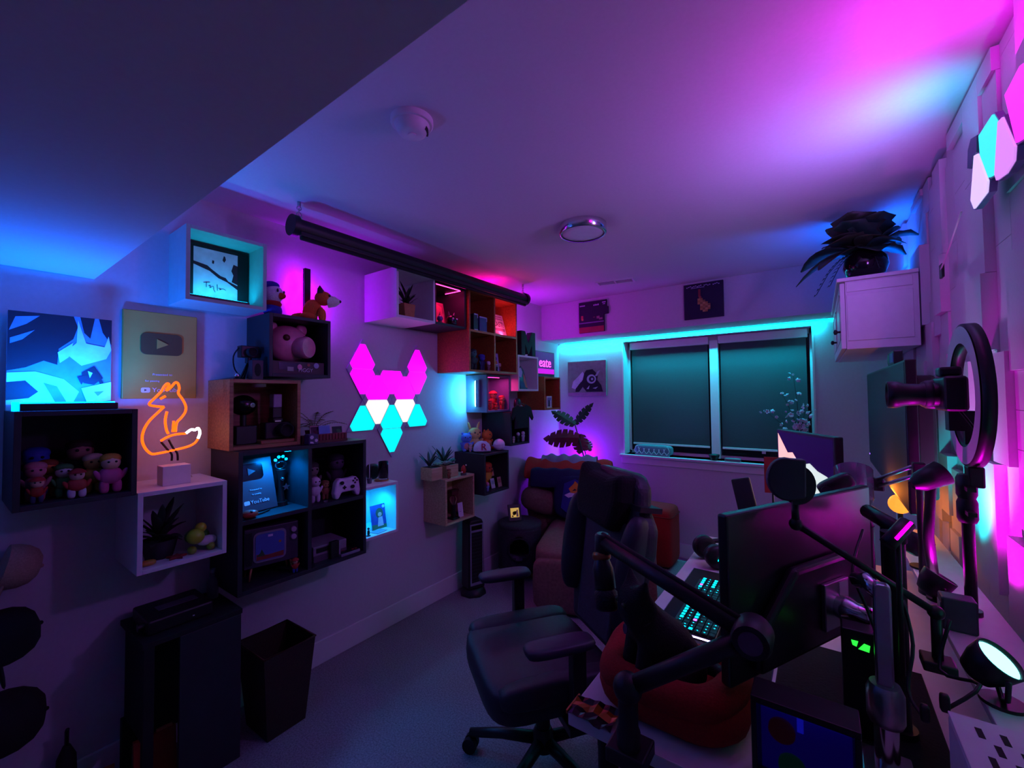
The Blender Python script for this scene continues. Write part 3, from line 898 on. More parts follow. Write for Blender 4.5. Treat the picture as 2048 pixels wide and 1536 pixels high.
for x, z in ((-.04, .082), (.022, .055)):
    obj('thumb_stick', B().at(x, -.02, z, 90, 0, 0).lathe([(.008, -.001), (.007, .008), (.01, .01), (.009, .013)], 14), M_black, bd)
obj('direction_pad', B().box(-.032, -.012, -.0235, -.02, .052, .059).box(-.0255, -.0185, -.0235, -.02, .0455, .0655), M_black, bd)
for x, z in ((.04, .094), (.04, .072), (.029, .083), (.051, .083)):
    obj('button', B().at(x, -.02, z, 90, 0, 0).cyl(.005, -.001, .004, 12), M_black, bd)
t = onL('metal_tag', 'tiny silver tag lying beside the game controller', 'tag', 651, X4 - .025, zt)
obj('plate', B().box(-.01, .01, -.003, .003, 0, .008), M_chrome, t, bev=.001)

# lower left: retro television toy
zb = s4['z0'] + .018
t = onL('toy_television', 'retro toy television with a blue screen on splayed wooden legs', 'toy television', 548, X4 - .085, zb, rz=80)
MT = C('3c3444', .5)
cs = obj('cabinet', B().box(-.112, .112, -.045, .06, .06, .235), MT, t, bev=.004)
obj('screen_surround', B().prism(rrect(.135, .135, .02, -.01, .148), -.05, -.045), C('8a8494', .5), t)
M_scr = glow('toy screen', (.02, .02, .22), .12)
sc_ = obj('screen', B().prism(rrect(.118, .118, .016, -.01, .148), -.053, -.05), M_scr, t)
prints('picture', sc_, [(rrect(.118, .118, .016, -.01, .148), M_scr), ([(-.066, .092), (.046, .092), (.046, .115), (-.02, .11), (-.066, .12)], C('8a3428')), ([(-.066, .11), (-.03, .108), (-.045, .14), (-.05, .125)], C('2a5a30')), ([(-.02, .19), (.0, .19), (.0, .2), (-.02, .2)], C('d8d8e8')), (ring(8, .006, .006, .03, .16), C('b07030'))], -.0532)
obj('speaker_grille', B().box(-.106, -.082, -.048, -.045, .075, .22), M_black, t)
for z in (.2, .165):
    obj('knob', B().at(.09, -.045, z, 90, 0, 0).lathe([(.013, 0), (.013, .008), (.01, .01)], 16), C('b8b0c0', .3), t)
for x, y in ((-.08, -.03), (.08, -.03), (-.08, .045), (.08, .045)):
    obj('leg', B().tube([(x, y, .062), (x * 1.12, y * 1.1, .0014)], .006, 8, r2=.004), M_oak, t)
figurine('little red and blue toy figure at the foot of the toy television', 588, X4 - .03, zb, .07, 'b03428', 'd8a888', legs='3038a0', hat='b03428')
# lower right: console
t = onL('game_console', 'grey retro game console with a dark flap', 'game console', 650, X4 - .11, zb, rz=88)
MG = C('8e8a94', .5)
bd = obj('case', B().box(-.09, .09, -.08, .08, 0, .075), MG, t, bev=.004)
obj('lower_case', B().box(-.088, .088, -.083, .08, 0, .03), C('5a5660', .5), t)
obj('flap', B().box(-.075, .03, -.085, -.08, .042, .066), M_black, t, bev=.002)
for x in (.045, .065):
    obj('button', B().box(x - .007, x + .007, -.084, -.08, .012, .02), C('802828'), t)
t = onL('cartridge', 'upright black game cartridge with a grey edge', 'cartridge', 668, X4 - .045, zb)
obj('shell', B().box(-.024, .02, -.011, .011, 0, .085), M_black, t, bev=.002)
obj('spine', B().box(.02, .028, -.011, .011, 0, .083), MG, t)
t = onL('gamepad', 'flat grey retro gamepad lying at the front of the dark unit', 'gamepad', 692, X4 - .05, zb)
gp = obj('shell', B().box(-.055, .055, -.024, .024, 0, .014), MG, t, bev=.002)
obj('face_plate', B().box(-.05, .05, -.02, .02, .014, .0155), M_black, t)
for x in (.022, .04):
    obj('button', B().at(x, -.005, .0155).cyl(.006, 0, .003, 12), C('a03030'), t)
obj('direction_pad', B().box(-.042, -.022, -.004, .002, .0155, .018).box(-.035, -.029, -.011, .009, .0155, .018), C('2c2c30'), t)

# --- small white cube, lit blue
s7 = SH['S7']
X7 = s7['XF']
t = thing('puck_light', 'blue puck light under the top of the small white cube', 'light', (X7 - .1, 1.55, s7['top'] - TH), 90)
obj('puck', B().cyl(.026, -.01, 0, 24), M_white, t)
obj('lens', B().cyl(.02, -.012, -.01, 24), glow('blue puck', (.0, .4, 1), 12), t)
lamp('SPOT', 'puck_light_beam', 3.6, (.0, .36, 1), (X7 - .1, 1.54, s7['top'] - TH - .022), (X7 - .1, 1.53, .7), t, radius=.02, spot=160, blend=.6)
card('picture_card', 'blue greeting card with a green leafy print in the blue-lit white cube', 'card', 767, X7 - .09, s7['fl'], .1, .14, [([(-.05, 0), (.05, 0), (.05, .14), (-.05, .14)], C('2a58b8')), ([(-.05, 0), (.05, 0), (.05, .02), (-.05, .03)], C('3a8a60')), (ring(12, .026, .03, .008, .09), C('3a6a50')), (ring(10, .014, .013, .01, .082), C('d8c8b0')), ([(-.012, .015), (.03, .015), (.026, .068), (-.002, .066)], C('c8d8e8')), (ring(8, .01, .01, .038, .125), C('d8e8f8'))], '3a68c0', 10)
t = onL('paper_slip', 'folded grey paper slip lying in the blue-lit white cube', 'paper', 757, X7 - .05, s7['fl'])
obj('slip', B().at(0, 0, 0, 0, 0, 12).box(-.04, .04, -.03, .03, 0, .003), C('98a0b0'), t)
t = onL('candle_glass', 'glass of dark candle wax on a wooden coaster', 'candle', 769, X7 - .1, s7['top'] + .008)
obj('wax', B().cyl(.026, .006, .078, 28), C('1c1a28', .3), t)
obj('glass', B().lathe([(.027, .0), (.029, .004), (.029, .105), (.0275, .105), (.0272, .006)], 28), glass('clear glass', 'f4f8ff', .02), t)
t = onL('coaster', 'round wooden coaster under the candle glass', 'coaster', 769, X7 - .1, s7['top'])
obj('disc', B().cyl(.042, 0, .0075, 32), M_oak, t, bev=.001)
t = onL('black_speaker', 'small black speaker behind the candle glass', 'speaker', 751, X7 - .2, s7['top'])
obj('body', B().soft(.07, .05, .09, .5, 20, 12, 0, 0, .045), M_black, t)
obj('grille', B().prism(ring(20, .026, .03, 0, .045), -.027, -.02), M_matte, t)
t = onL('incense_stick', 'thin white stick standing in a small grey cup beside the dark unit', 'stick', 739, X7 - .09, s7['top'])
obj('cup', B().lathe([(.012, 0), (.015, .03), (.013, .03), (.011, .006)], 16), C('5a5a68'), t)
obj('stick', B().tube([(0, 0, .006), (.0, .0, .12)], .002, 6), M_white, t)
t = onL('toy_soldier', 'tiny dark toy soldier inside the small white cube', 'figurine', 737, X7 - .03, s7['fl'])
obj('base', B().cyl(.012, 0, .003, 12), M_black, t)
obj('body', B().soft(.016, .012, .03, .8, 10, 6, 0, 0, .018), M_black, t)
obj('head', B().ball(.007, 0, 0, .04, 8, 6), M_black, t)

# --- triangle light panels arranged as a fox face
M_mag = glow('magenta panel', (1.0, .0, .95), 2.0)
M_cyp = glow('cyan panel', (.0, .9, .8), 1.1)
M_wwp = glow('warm white panel', (1, .92, .78), 1.02)
S_, H_ = .2205, .191
t = thing('triangle_light_panels', 'fox face made of glowing triangle panels, magenta, white and cyan', 'wall light', (XL, 1.80, 1.47), 90)
def tri(cx, zbase, upw, m):
    a = S_ / 2 - .0012
    P = [(cx - a, zbase), (cx + a, zbase), (cx, zbase + (H_ if upw else -H_) * .99)]
    base = obj('panel', B().prism(P, -.011, -.001), C('b8b0c8', .5), t)
    hexa = []
    cen = (sum(p[0] for p in P) / 3, sum(p[1] for p in P) / 3)
    for i in range(3):
        p, n_, l_ = P[i], P[(i + 1) % 3], P[(i - 1) % 3]
        for o_ in (l_, n_):
            hexa.append((p[0] + (o_[0] - p[0]) * .17, p[1] + (o_[1] - p[1]) * .17))
    hexa = [(cen[0] + (x - cen[0]) * .972, cen[1] + (z - cen[1]) * .972) for x, z in hexa]
    obj('diffuser', B().prism(hexa, -.0135, -.011), m, base)
h2 = S_ / 2
for c in (-1, 1):
    tri(c * 2 * h2, H_, True, M_mag)
    tri(c * 2 * h2, H_, False, M_mag)
    tri(c * h2, 0, True, M_mag)
    tri(c * h2, 0, False, M_wwp)
    tri(c * 2 * h2, -H_, True, M_cyp)
tri(0, H_, False, M_mag)
tri(0, -H_, True, M_cyp)
tri(0, -H_, False, M_cyp)

# --- birch cube with planter
s8 = SH['S8']
X8 = s8['XF']
t = thing('planter_trough', 'square pale wooden planter of mixed succulents on the birch cube', 'planter', (X8 - .1, Yat(880, X8 - .1, .93), s8['top']), 90)
for xa, xb in ((-.13, -.03), (.01, .13)):
    obj('trough', B().box(xa, xb, -.055, .055, 0, .085), M_pine, t, bev=.002)
    obj('soil', B().box(xa + .008, xb - .008, -.047, .047, .0855, .088), C('2a1e18'), t)
rr = random.Random(9)
for (cx, cy, col, n, L, W, up) in ((-.1, 0, '1e3a34', 9, .075, .02, 1.6), (-.045, -.02, '7fb08a', 16, .035, .024, .7), (.03, -.03, '8cc09c', 18, .042, .028, .75), (.06, .02, '234a3c', 12, .085, .022, 1.7), (.105, 0, '4f8a6a', 16, .04, .026, .8)):
    sub = obj('succulent', B().ball(.012, cx, cy, .09, 8, 6), mat('leaf ' + col, col, .55, spread=.25, scale=25), t)
    for i in range(n):
        obj('leaf', B().leaf(L * rr.uniform(.8, 1.1), W, .2, up * (1 - .6 * i / n) + .15, 5, .4), MATS['leaf ' + col], sub, loc=(cx, cy, .088), rot=(0, 0, R(i * 137.5)), solid=.002)
figurine('small brown toy figure at the corner of the succulent planter', 898, X8 - .02, s8['top'], .07, '8a4a30', 'c08858', hair='6a3820')
t = onL('toy_rocket', 'little red toy with ball tips on a grey stand on the birch cube', 'toy', 928, X8 - .02, s8['top'])
obj('stand', B().cyl(.022, 0, .015, 16), C('5a6258'), t)
obj('body', B().lathe([(.014, .015), (.02, .035), (.014, .06), (0, .075)], 14), C('b03420', .4), t)
for x, z in ((.016, .07), (-.026, .025)):
    obj('tip', B().ball(.006, x, -.01, z, 8, 6), C('e8c8c0'), t)
fl = s8['fl']
t = onL('bulb_lamp', 'clear bulb on a black cylinder stand, unlit', 'lamp', 907, X8 - .05, fl)
obj('base', B().box(-.035, .035, -.03, .03, 0, .012), M_black, t, bev=.002)
obj('stand', B().cyl(.018, .012, .1, 20), M_black, t)
obj('bulb', B().lathe([(.012, .1), (.016, .11), (.026, .13), (.026, .148), (.014, .165), (0, .168)], 20, cap=False), glass('bulb glass', 'ffe8dc', .05), t)
card('picture_card', 'blank white card leaning beside the bulb lamp', 'card', 922, X8 - .04, fl, .05, .1, [([(-.014, .036), (.006, .036), (.006, .038), (-.014, .038)], M_black)], 'd8c8e0', 8)
t = onL('wood_block', 'dark carved wood block at the back of the birch cube', 'block', 915, X8 - .16, fl)
obj('block', B().box(-.035, .035, -.02, .02, 0, .16), C('5a2c2c'), t, bev=.004)
obj('cap', B().box(-.04, .04, -.024, .024, .16, .172), C('4a2420'), t, bev=.002)
t = onL('dark_disc', 'low dark dish by the side of the birch cube', 'dish', 930, X8 - .1, fl)
obj('dish', B().lathe([(.02, 0), (.032, .012), (.03, .014), (.018, .006)], 20), M_black, t)

# --- dark cube with plush toys on top
s9 = SH['S9']
X9 = s9['XF']
zt = s9['top']
plush('light blue round-headed plush on the dark cube', (XL + .09, Yat(938, XL + .09, 1.1), zt), 60, .165, '5f8fe0', 'c89888', 'round')
plush('pale yellow plush with two tall ears on the dark cube', (X9 - .2, Yat(957, X9 - .2, 1.2), zt), 75, .21, 'e0cc7a', 'd8c888', 'tall')
plush('orange plush with a smooth egg-shaped head on the dark cube', (X9 - .17, Yat(985, X9 - .17, 1.2), zt), 100, .18, 'e0702c', 'd8a060', 'round')
t = onL('baseball_cap', 'white baseball cap with a big red letter R', 'cap', 966, X9 - .075, zt, rz=48)
obj('crown', B().lathe([(.068, .008), (.068, .03), (.058, .058), (.034, .078), (0, .085)], 24), Cloth('d8d0e4'), t)
obj('brim', B().soft(.115, .1, .012, .8, 20, 6, 0, -.05, .007), Cloth('1c1c28'), t)
text('letter', 'R', .075, C('a82038'), t, (.004, -.073, .042), .002, rot=(R(84), 0, 0))
t = onL('white_ball', 'smooth white ball beside the letter R cap', 'ball', 995, X9 - .05, zt)
obj('ball', B().ball(.046, 0, 0, .046, 28, 18), C('ddd4e8', .3), t)
obj('seam', B().at(0, 0, .046).tube([(.0462 * math.cos(i * PI / 18), .0462 * math.sin(i * PI / 18), 0) for i in range(36)], .0006, 5, closed=True), C('6a5a7a'), t)
figurine('small cream toy figure with a blue hat before the blue plush', 955, X9 - .12, zt, .07, 'd8c8b0', 'e0d0b8', hair='8098c8')
figurine('little orange toy figure beside the white ball', 996, X9 - .1, zt, .055, 'c06030', 'd08048', hair='a04820')
fl = s9['fl']
figurine('tall orange and yellow toy figure inside the dark cube', 975, X9 - .12, fl, .2, 'd89028', 'c84a20', hair='c84a20')
G = 'trading cards leaning in the dark cube'
card('trading_card', 'cased trading card with a dark picture, topmost of the leaning three', 'card', 985, X9 - .14, fl + .075, .045, .07, [(rrect(.034, .024, .003, 0, .044), C('3a2a20'))], 'c8a888', 14, group=G)
t = onL('card_rest', 'black wedge that props up the top trading card', 'stand', 985, X9 - .15, fl)
obj('wedge', B().box(-.02, .02, -.02, .02, 0, .075), M_black, t, bev=.003)
card('trading_card', 'cased trading card with a pale glinting picture', 'card', 986, X9 - .07, fl, .045, .075, [(rrect(.036, .03, .003, 0, .045), C('8aa0a8', .3))], 'c8c0c8', 12, group=G)
card('trading_card', 'cased trading card with a tan picture by the cube side', 'card', 1000, X9 - .06, fl, .045, .075, [(rrect(.036, .03, .003, 0, .045), C('9a7860'))], 'b89888', 12, group=G)
figurine('pink and blue toy figure at the front of the dark cube', 975, X9 - .03, fl, .07, '6878a8', 'd8a0b0', hair='c87890')

# --- blue grey cube with pink strip and red figures, light bar on its side
s10 = SH['S10']
X10 = s10['XF']
M_pinkled = glow('pink led', (1.0, .03, .28), 9)
def led_dots(label, loc, L, rz=90, n=10, e=.6, tgt=None, col=(1, .03, .3), name='led_strip'):
    t = thing(name, label, 'led strip', loc, rz)
    obj('tape', B().box(-L / 2, L / 2, -.004, .004, -.0015, .0), M_black, t)
    b = B()
    for i in range(n):
        x = -L / 2 + (i + .5) * L / n
        b.box(x - .32 * L / n, x + .32 * L / n, -.0035, .0035, -.004, -.0015)
    obj('diodes', b, M_pinkled, t)
    if e:
        lamp('AREA', 'led_strip_light', e, col, (loc[0], loc[1], loc[2] - .006), tgt or (loc[0], loc[1], loc[2] - 1), t, size=L if abs(rz - 90) > 1 else .012, size2=.012 if abs(rz - 90) > 1 else L)
    return t
led_dots('pink LED strip under the top of the blue grey cube', (X10 - .05, 2.68, s10['top'] - TH), .17, 90, 9, .9)
G = 'red toy figures in the pink-lit cube'
fl = s10['fl']
figurine('red toy figure with raised cap at the back of the pink-lit cube', 988, X10 - .1, fl, .16, 'b03028', 'd07858', hat='c03428', group=G)
figurine('red toy figure with a round head in the pink-lit cube', 1002, X10 - .06, fl, .12, 'c04838', 'e08868', hair='c04838', group=G)
figurine('short red toy figure before the capped one', 980, X10 - .04, fl, .085, 'c03430', 'd87060', hair='a02828', group=G)
figurine('low red toy figure in the middle of the pink-lit cube', 992, X10 - .03, fl, .06, 'c83828', 'd86848', hair='b03020', group=G, wide=1.5)
t = thing('light_bar', 'upright light bar glowing ice blue on the side of the blue grey cube', 'light bar', (XL + .125, s10['y0'] - .0005, 1.40), 0)
obj('housing', B().box(-.004, .03, -.022, 0, 0, .215), M_blu, t, bev=.003)
obj('diffuser', B().soft(.014, .014, .205, .4, 14, 12, -.011, -.013, .107), glow('ice bar', (.12, .75, 1), 12), t)
lamp('AREA', 'light_bar_light', 2.4, (.0, .3, 1), (XL + .108, s10['y0'] - .03, 1.505), (XL, s10['y0'] - .16, 1.5), t, size=.012, size2=.2)
lamp('AREA', 'light_bar_glow', .5, (.1, .65, 1), (XL + .1, s10['y0'] - .02, 1.505), (XL, s10['y0'] - .03, 1.5), t, size=.012, size2=.2)

# --- hanging T-shirt and dark cube
s11 = SH['S11']
X11 = s11['XF']
t = thing('tshirt', 'little black T-shirt hanging in front of the dark cube', 'shirt', (X11 + .012, 2.87, 1.2), 90)
sh = [(-.11, .02), (.09, .02), (.1, .12), (.15, .075), (.17, .1), (.13, .19), (.06, .215), (.03, .2), (-.03, .2), (-.06, .215), (-.13, .19), (-.16, .12), (-.13, .085), (-.1, .12)]
obj('cloth', B().prism(sh, -.012, .0), Cloth('0e0e14'), t, bev=.006, seg=3)
obj('hanger', B().tube([(-.07, -.006, .2), (0, -.006, .225), (.06, -.006, .205)], .003, 6).tube([(0, -.006, .225), (0, .0, .25)], .002, 6), M_black, t)
t = thing('toy_mask', 'dark toy mask with pink and white patches above the T-shirt', 'mask', (X11 - .05, 2.905, s11['z1']), 90)
obj('face', B().soft(.08, .05, .11, .9, 18, 12, 0, 0, .06), C('1a1422', .4), t)
obj('patch', B().soft(.03, .02, .05, .9, 10, 8, -.025, -.02, .035), C('c8b8d0'), t)
obj('visor', B().soft(.06, .03, .03, .9, 12, 8, .01, -.018, .045), C('a02848', .4), t)
fl = s11['fl']
G = 'pale toy figures in the dark cube under the T-shirt'
figurine('cream and white toy figure standing close to the cube side', 1027, X11 - .03, fl, .06, 'b0a898', 'c8c0b8', group=G)
figurine('white skull-faced toy figure in the dark cube', 1036, X11 - .05, fl, .085, '201c28', 'd8d0e0', group=G)
figurine('white toy figure with black eyes near the cube edge', 1049, X11 - .04, fl, .09, 'c8c0d4', 'e0d8ea', group=G)

# --- orange unit contents
s12 = SH['S12']
X12 = s12['XF']
zm, zb = s12['mid'] + .0004, s12['fl']
t = onL('toy_robot_box', 'boxed violet toy on the upper board of the orange unit', 'box', 959, X12 - .06, zm)
obj('carton', B().box(-.045, .04, -.04, .04, 0, .11), C('3c2e78', .5), t, bev=.002)
obj('edge_trim', B().box(-.046, .041, -.041, -.039, .103, .111).box(.033, .041, -.041, -.039, .08, .111).box(-.01, .041, -.041, -.039, 0, .006), C('b8b0d0'), t)
t = onL('toy_robot_box', 'dark boxed toy with pale corners beside the violet one', 'box', 944, X12 - .05, zm)
obj('carton', B().box(-.025, .02, -.04, .04, 0, .12), C('1c1628', .5), t, bev=.002)
obj('edge_trim', B().box(-.02, .021, -.041, -.039, .112, .12).box(.014, .021, -.041, -.039, .09, .12).box(-.02, .021, -.041, -.039, 0, .008), C('b8b0d0'), t)
t = onL('desk_sign', 'slanted cream sign lettered LAST! lit pink from below', 'sign', 1002, X12 - .06, zm)
ps = obj('board', B().at(0, 0, 0, -16, 0, 0).box(-.075, .075, -.006, 0, .012, .185), C('e0c0c0', .6), t)
g_ = (R(74), 0, 0)
def ts(z):
    return (0, z * math.sin(R(16)) - .0066, z * math.cos(R(16)))
text('lettering', 'LAST!', .06, C('5a1440'), t, ts(.1), rot=g_, sx=.85)
for zz, w_ in ((.165, .055), (.145, .06), (.058, .065), (.046, .06)):
    p = obj('text_line', B().at(0, 0, 0, -16, 0, 0).box(-w_, w_, -.0068, -.006, zz - .003, zz + .002 + (.004 if zz < .06 else 0)), C('8a5070'), t)
t2 = led_dots('pink LED strip at the foot of the LAST! sign', (X12 - .035, t.location.y, zm + .005), .15, 90, 12, 0)
lamp('AREA', 'led_strip_light', .8, (1, .05, .2), (X12 - .04, t.location.y, zm + .012), (X12 - .07, t.location.y + .02, zm + .2), t2, size=.012, size2=.14)
G = 'small toys in the lower compartments of the orange unit'
figurine('toy figure with a bright blue ball head in the orange unit', 965, X12 - .07, zb, .13, '28285a', '4048b0', hair='3840a8', group=G)
figurine('toy figure with a green and black suit by the side of the orange unit', 945, X12 - .06, zb, .16, '1c2a2a', '3a6a60', hair='181c20', group=G, wide=1.2)
figurine('squat white-headed toy figure in the orange unit', 979, X12 - .04, zb, .075, '785058', 'd0c0cc', hair='c8b8c8', group=G)
card('comic_book', 'upright violet comic book with an orange figure print', 'book', 995, X12 - .1, zb, .075, .155, [([(-.035, .01), (.035, .01), (.035, .15), (-.035, .15)], C('a898c8')), ([(-.02, .03), (.025, .03), (.015, .09), (-.01, .1)], C('b87838')), (ring(8, .018, .016, .0, .112), C('4a3a78')), ([(-.03, .02), (-.01, .02), (-.015, .06)], M_ink)], '7a68a8', 6, .01)
figurine('small dark spiky toy figure in front of the comic book', 993, X12 - .045, zb, .06, '281c30', '8a7a90', hair='c0b0c8', group=G)
figurine('little cream robot-headed toy figure in the orange unit', 1010, X12 - .06, zb, .08, '6a4a40', 'd0b0a8', hair='c8a8a0', group=G)

# --- white cube with potted plant, dark cube with red light
s13 = SH['S13']
X13 = s13['XF']
t = thing('potted_plant', 'dark bushy plant in a square clay pot in the white cube', 'plant', (X13 - .12, Yat(811, X13 - .12, 2.0), s13['fl']), 90)
obj('saucer', B().cbox(.1, .1, .008, 0, 0, .004), M_white, t)
obj('pot', B().prism([(-.036, .008), (.036, .008), (.046, .1), (-.046, .1)], -.042, .042), C('b07848'), t, bev=.003)
rr = random.Random(4)
ml = mat('dark leaf', '1c2a1e', .6, spread=.3)
for i in range(22):
    obj('leaf', B().leaf(rr.uniform(.05, .085), .018, .3, rr.uniform(.5, 2.4), 5, .3), ml, t, loc=(rr.uniform(-.02, .02), rr.uniform(-.02, .02), .098), rot=(0, 0, R(i * 137.5)))
s14 = SH['S14']
X14 = s14['XF']
t = thing('led_strip', 'pink LED strip looped under the top of the dark red-lit cube', 'led strip', (X14 - .1, 2.06, s14['top'] - TH), 90)
dd = B()
for i in range(22):
    x = -.12 + i * .0105
    dd.box(x - .0035, x + .0035, -.09, -.083, -.004, -.001)
for i in range(12):
    dd.box(.115, .122, -.08 + i * .0125, -.0735 + i * .0125, -.004, -.001)
obj('diodes', dd, M_pinkled, t)
obj('tape', B().box(-.125, .125, -.092, -.08, -.001, 0).box(.112, .125, -.08, .075, -.001, 0), M_black, t)
lamp('AREA', 'led_strip_light', .9, (1, .02, .25), (X14 - .08, 2.06, s14['top'] - TH - .01), (X14 - .12, 2.06, 1.9), t, size=.1, size2=.22)
card('picture_card', 'tall red printed card leaning in the dark red-lit cube', 'card', 880, X14 - .1, s14['fl'], .12, .17, [([(-.04, .02), (.03, .02), (.04, .14), (-.02, .16)], C('b84858')), ([(-.02, .05), (.01, .04), (.02, .11)], C('501428')), ([(.02, .03), (.045, .02), (.045, .1)], C('d89098'))], '8a3048', 12)
t = onL('dark_creature', 'glossy black horned toy head at the front of the red-lit cube', 'toy', 903, X14 - .045, s14['fl'])
obj('head', B().soft(.075, .07, .075, .9, 18, 12, 0, 0, .038), mat('glossy black', '0a0a0c', .2), t)
for x in (-1, 1):
    obj('horn', B().at(x * .022, 0, .07, 0, x * 15, 0).lathe([(.008, 0), (.005, .018), (0, .032)], 8), C('584860', .3), t)
    obj('eye', B().at(x * .018, -.034, .045).ball(.007, 0, 0, 0, 8, 6), C('c8c8e0', .2), t)
obj('jaw', B().soft(.05, .04, .03, .9, 12, 8, 0, -.02, .016), C('1c1c24', .3), t)
t = onL('purple_orb', 'small violet glass orb before the red printed card', 'ornament', 880, X14 - .03, s14['fl'])
obj('foot', B().cyl(.014, 0, .014, 16), C('7a4a38'), t)
obj('orb', B().ball(.02, 0, 0, .033), C('5a3a90', .15), t)

# --- white cube with deck, letter M, orange cube, light box sign
s15 = SH['S15']
X15 = s15['XF']
t = onL('toy_deck', 'rounded skate deck with a colourful print leaning in the white cube', 'skate deck', 1047, X15 - .06, s15['fl'])
pr_ = [(-.06, 0), (.055, 0), (.05, .1), (.035, .17), (.0, .205), (-.035, .19), (-.055, .14)]
obj('board', B().at(0, 0, 0, -10, 0, 0).prism(pr_, -.01, 0), C('281c48', .4), t, bev=.003)
p = prints('print', t, [([(-.05, .11), (-.02, .1), (.01, .15), (-.005, .19), (-.035, .18)], C('b8b0d8')), ([(.0, .02), (.05, .01), (.035, .12), (.015, .14)], C('c06058')), ([(-.055, .01), (.02, .01), (.01, .06), (-.05, .09)], C('305878'))], -.0105)
p.rotation_euler = (R(-10), 0, 0)
t = onL('block_letter', 'large black standing letter M on the white cube', 'letter', 1053, X15 - .05, s15['top'])
ms = .215
Mp = [(-.11, 0), (-.055, 0), (-.052, .1), (-.005, .02), (.005, .02), (.052, .1), (.055, 0), (.11, 0), (.108, ms), (.05, ms), (0, .12), (-.05, ms), (-.108, ms)]
obj('letter', B().prism(Mp, -.025, .025), M_matte, t, bev=.002)
s16 = SH['S16']
X16 = s16['XF']
t = thing('light_box_sign', 'dark light box with glowing pink letters ending in eate', 'light box', (X16 - .06, 3.337, s16['top']), 90)
obj('case', B().box(-.17, .17, -.02, .03, 0, .235), C('2a1038', .5), t, bev=.003)
obj('glow_band', B().box(-.16, .16, -.0215, -.02, .03, .075), glow('pink band', (.7, .0, .75), .8), t)
obj('face', B().box(-.16, .16, -.0212, -.02, .075, .228), glow('violet face', (.13, .0, .26), .25), t)
text('lettering', 'eate', .125, glow('pink letters', (1, .08, .75), 2.2), t, (.0, -.0225, .13), .001)
lamp('AREA', 'sign_light', .5, (.8, .0, .8), (X16 - .03, t.location.y, 1.78), (X16 + .3, t.location.y, 1.7), t, size=.05, size2=.35)
t = onL('framed_photo', 'small white framed photo in the orange cube', 'photo frame', 1098, X16 - .06, s16['fl'])
obj('frame', B().box(-.045, .045, -.006, .006, 0, .11), M_white, t, bev=.002)
prints('photo', t, [([(-.035, .012), (.035, .012), (.035, .098), (-.035, .098)], C('8070b0')), ([(-.02, .012), (.005, .012), (.0, .075), (-.015, .075)], M_ink), ([(.008, .012), (.028, .012), (.024, .07), (.012, .07)], C('e0d0e8'))], -.006)

# --- light hidden on top of the orange unit (magenta glow on the ceiling)
t = thing('light_bar', 'magenta light bar lying on top of the orange unit against the wall', 'light bar', (XL + .12, 2.62, s12['top']), 90)
obj('housing', B().box(-.16, .16, -.02, .02, 0, .022), M_black, t, bev=.002)
obj('diffuser', B().box(-.155, .155, -.015, .015, .0222, .026), glow('magenta bar', (1, .0, .4), 6), t)
lamp('AREA', 'light_bar_light', 1.0, (1, .0, .4), (XL + .12, 2.62, s12['top'] + .03), (XL + .14, 2.62, 3), t, size=.02, size2=.3)
t = thing('light_bar', 'violet light bar standing on the letter M shelf corner against the wall', 'light bar', (XL + .07, 3.1, s15['top']), 90)
obj('housing', B().box(-.015, .015, -.012, .012, 0, .26), M_black, t, bev=.002)
obj('diffuser', B().box(-.012, .012, -.018, -.0125, .01, .255), glow('violet bar', (.55, .0, 1), 14), t)
lamp('AREA', 'light_bar_light', 3, (.55, .0, 1), (XL + .095, 3.1, s15['top'] + .2), (-1.6, 3.7, 2.6), t, size=.02, size2=.24)

# --- screen housing hung from the ceiling
XS = -1.965
p0, p1 = on(585, 452, 0, XS), on(1050, 598, 0, XS)
ya, yb, zs = p0.y, p1.y, (p0.z + p1.z) / 2
t = thing('projection_screen', 'long black rolled projection screen housing hung below the ceiling on hooks', 'projection screen', (XS, (ya + yb) / 2, zs), 90)
L2 = (yb - ya) / 2
obj('housing', B().at(0, 0, 0, 0, 90, 0).lathe([(.042, -L2 + .01), (.042, L2 - .01)], 8), M_black, t, bev=.006)
obj('slot_lip', B().box(-L2 + .02, L2 - .02, -.04, -.02, -.05, -.03), M_black, t, bev=.003)
obj('pull_bar', B().at(0, -.02, -.054, 0, 90, 0).cyl(.012, -L2 + .03, L2 - .03, 14), M_matte, t)
for sx in (-1, 1):
    e = obj('end_cap', B().at(sx * (L2 - .005), 0, 0, 0, 90, 0).cyl(.05, -.014, .014, 24), M_black, t, bev=.004)
    obj('hook_plate', B().box(sx * (L2 - .03) - .012, sx * (L2 - .03) + .012, -.008, .008, .038, .052), M_steel, t)
    x = sx * (L2 - .03)
    hz = ZC - zs
    obj('chain', B().tube([(x, 0, .05), (x, 0, hz - .03)], .002, 6).at(x, 0, hz - .03).tube([(.01 * math.cos(a * PI / 6), 0, .01 * math.sin(a * PI / 6)) for a in range(12)], .0022, 6, closed=True).at(x, 0, .06).tube([(.012 * math.cos(a * PI / 6), 0, .012 * math.sin(a * PI / 6)) for a in range(12)], .0022, 6, closed=True).at(x, 0, hz).cyl(.008, -.022, -.0005, 12), M_steel, t)

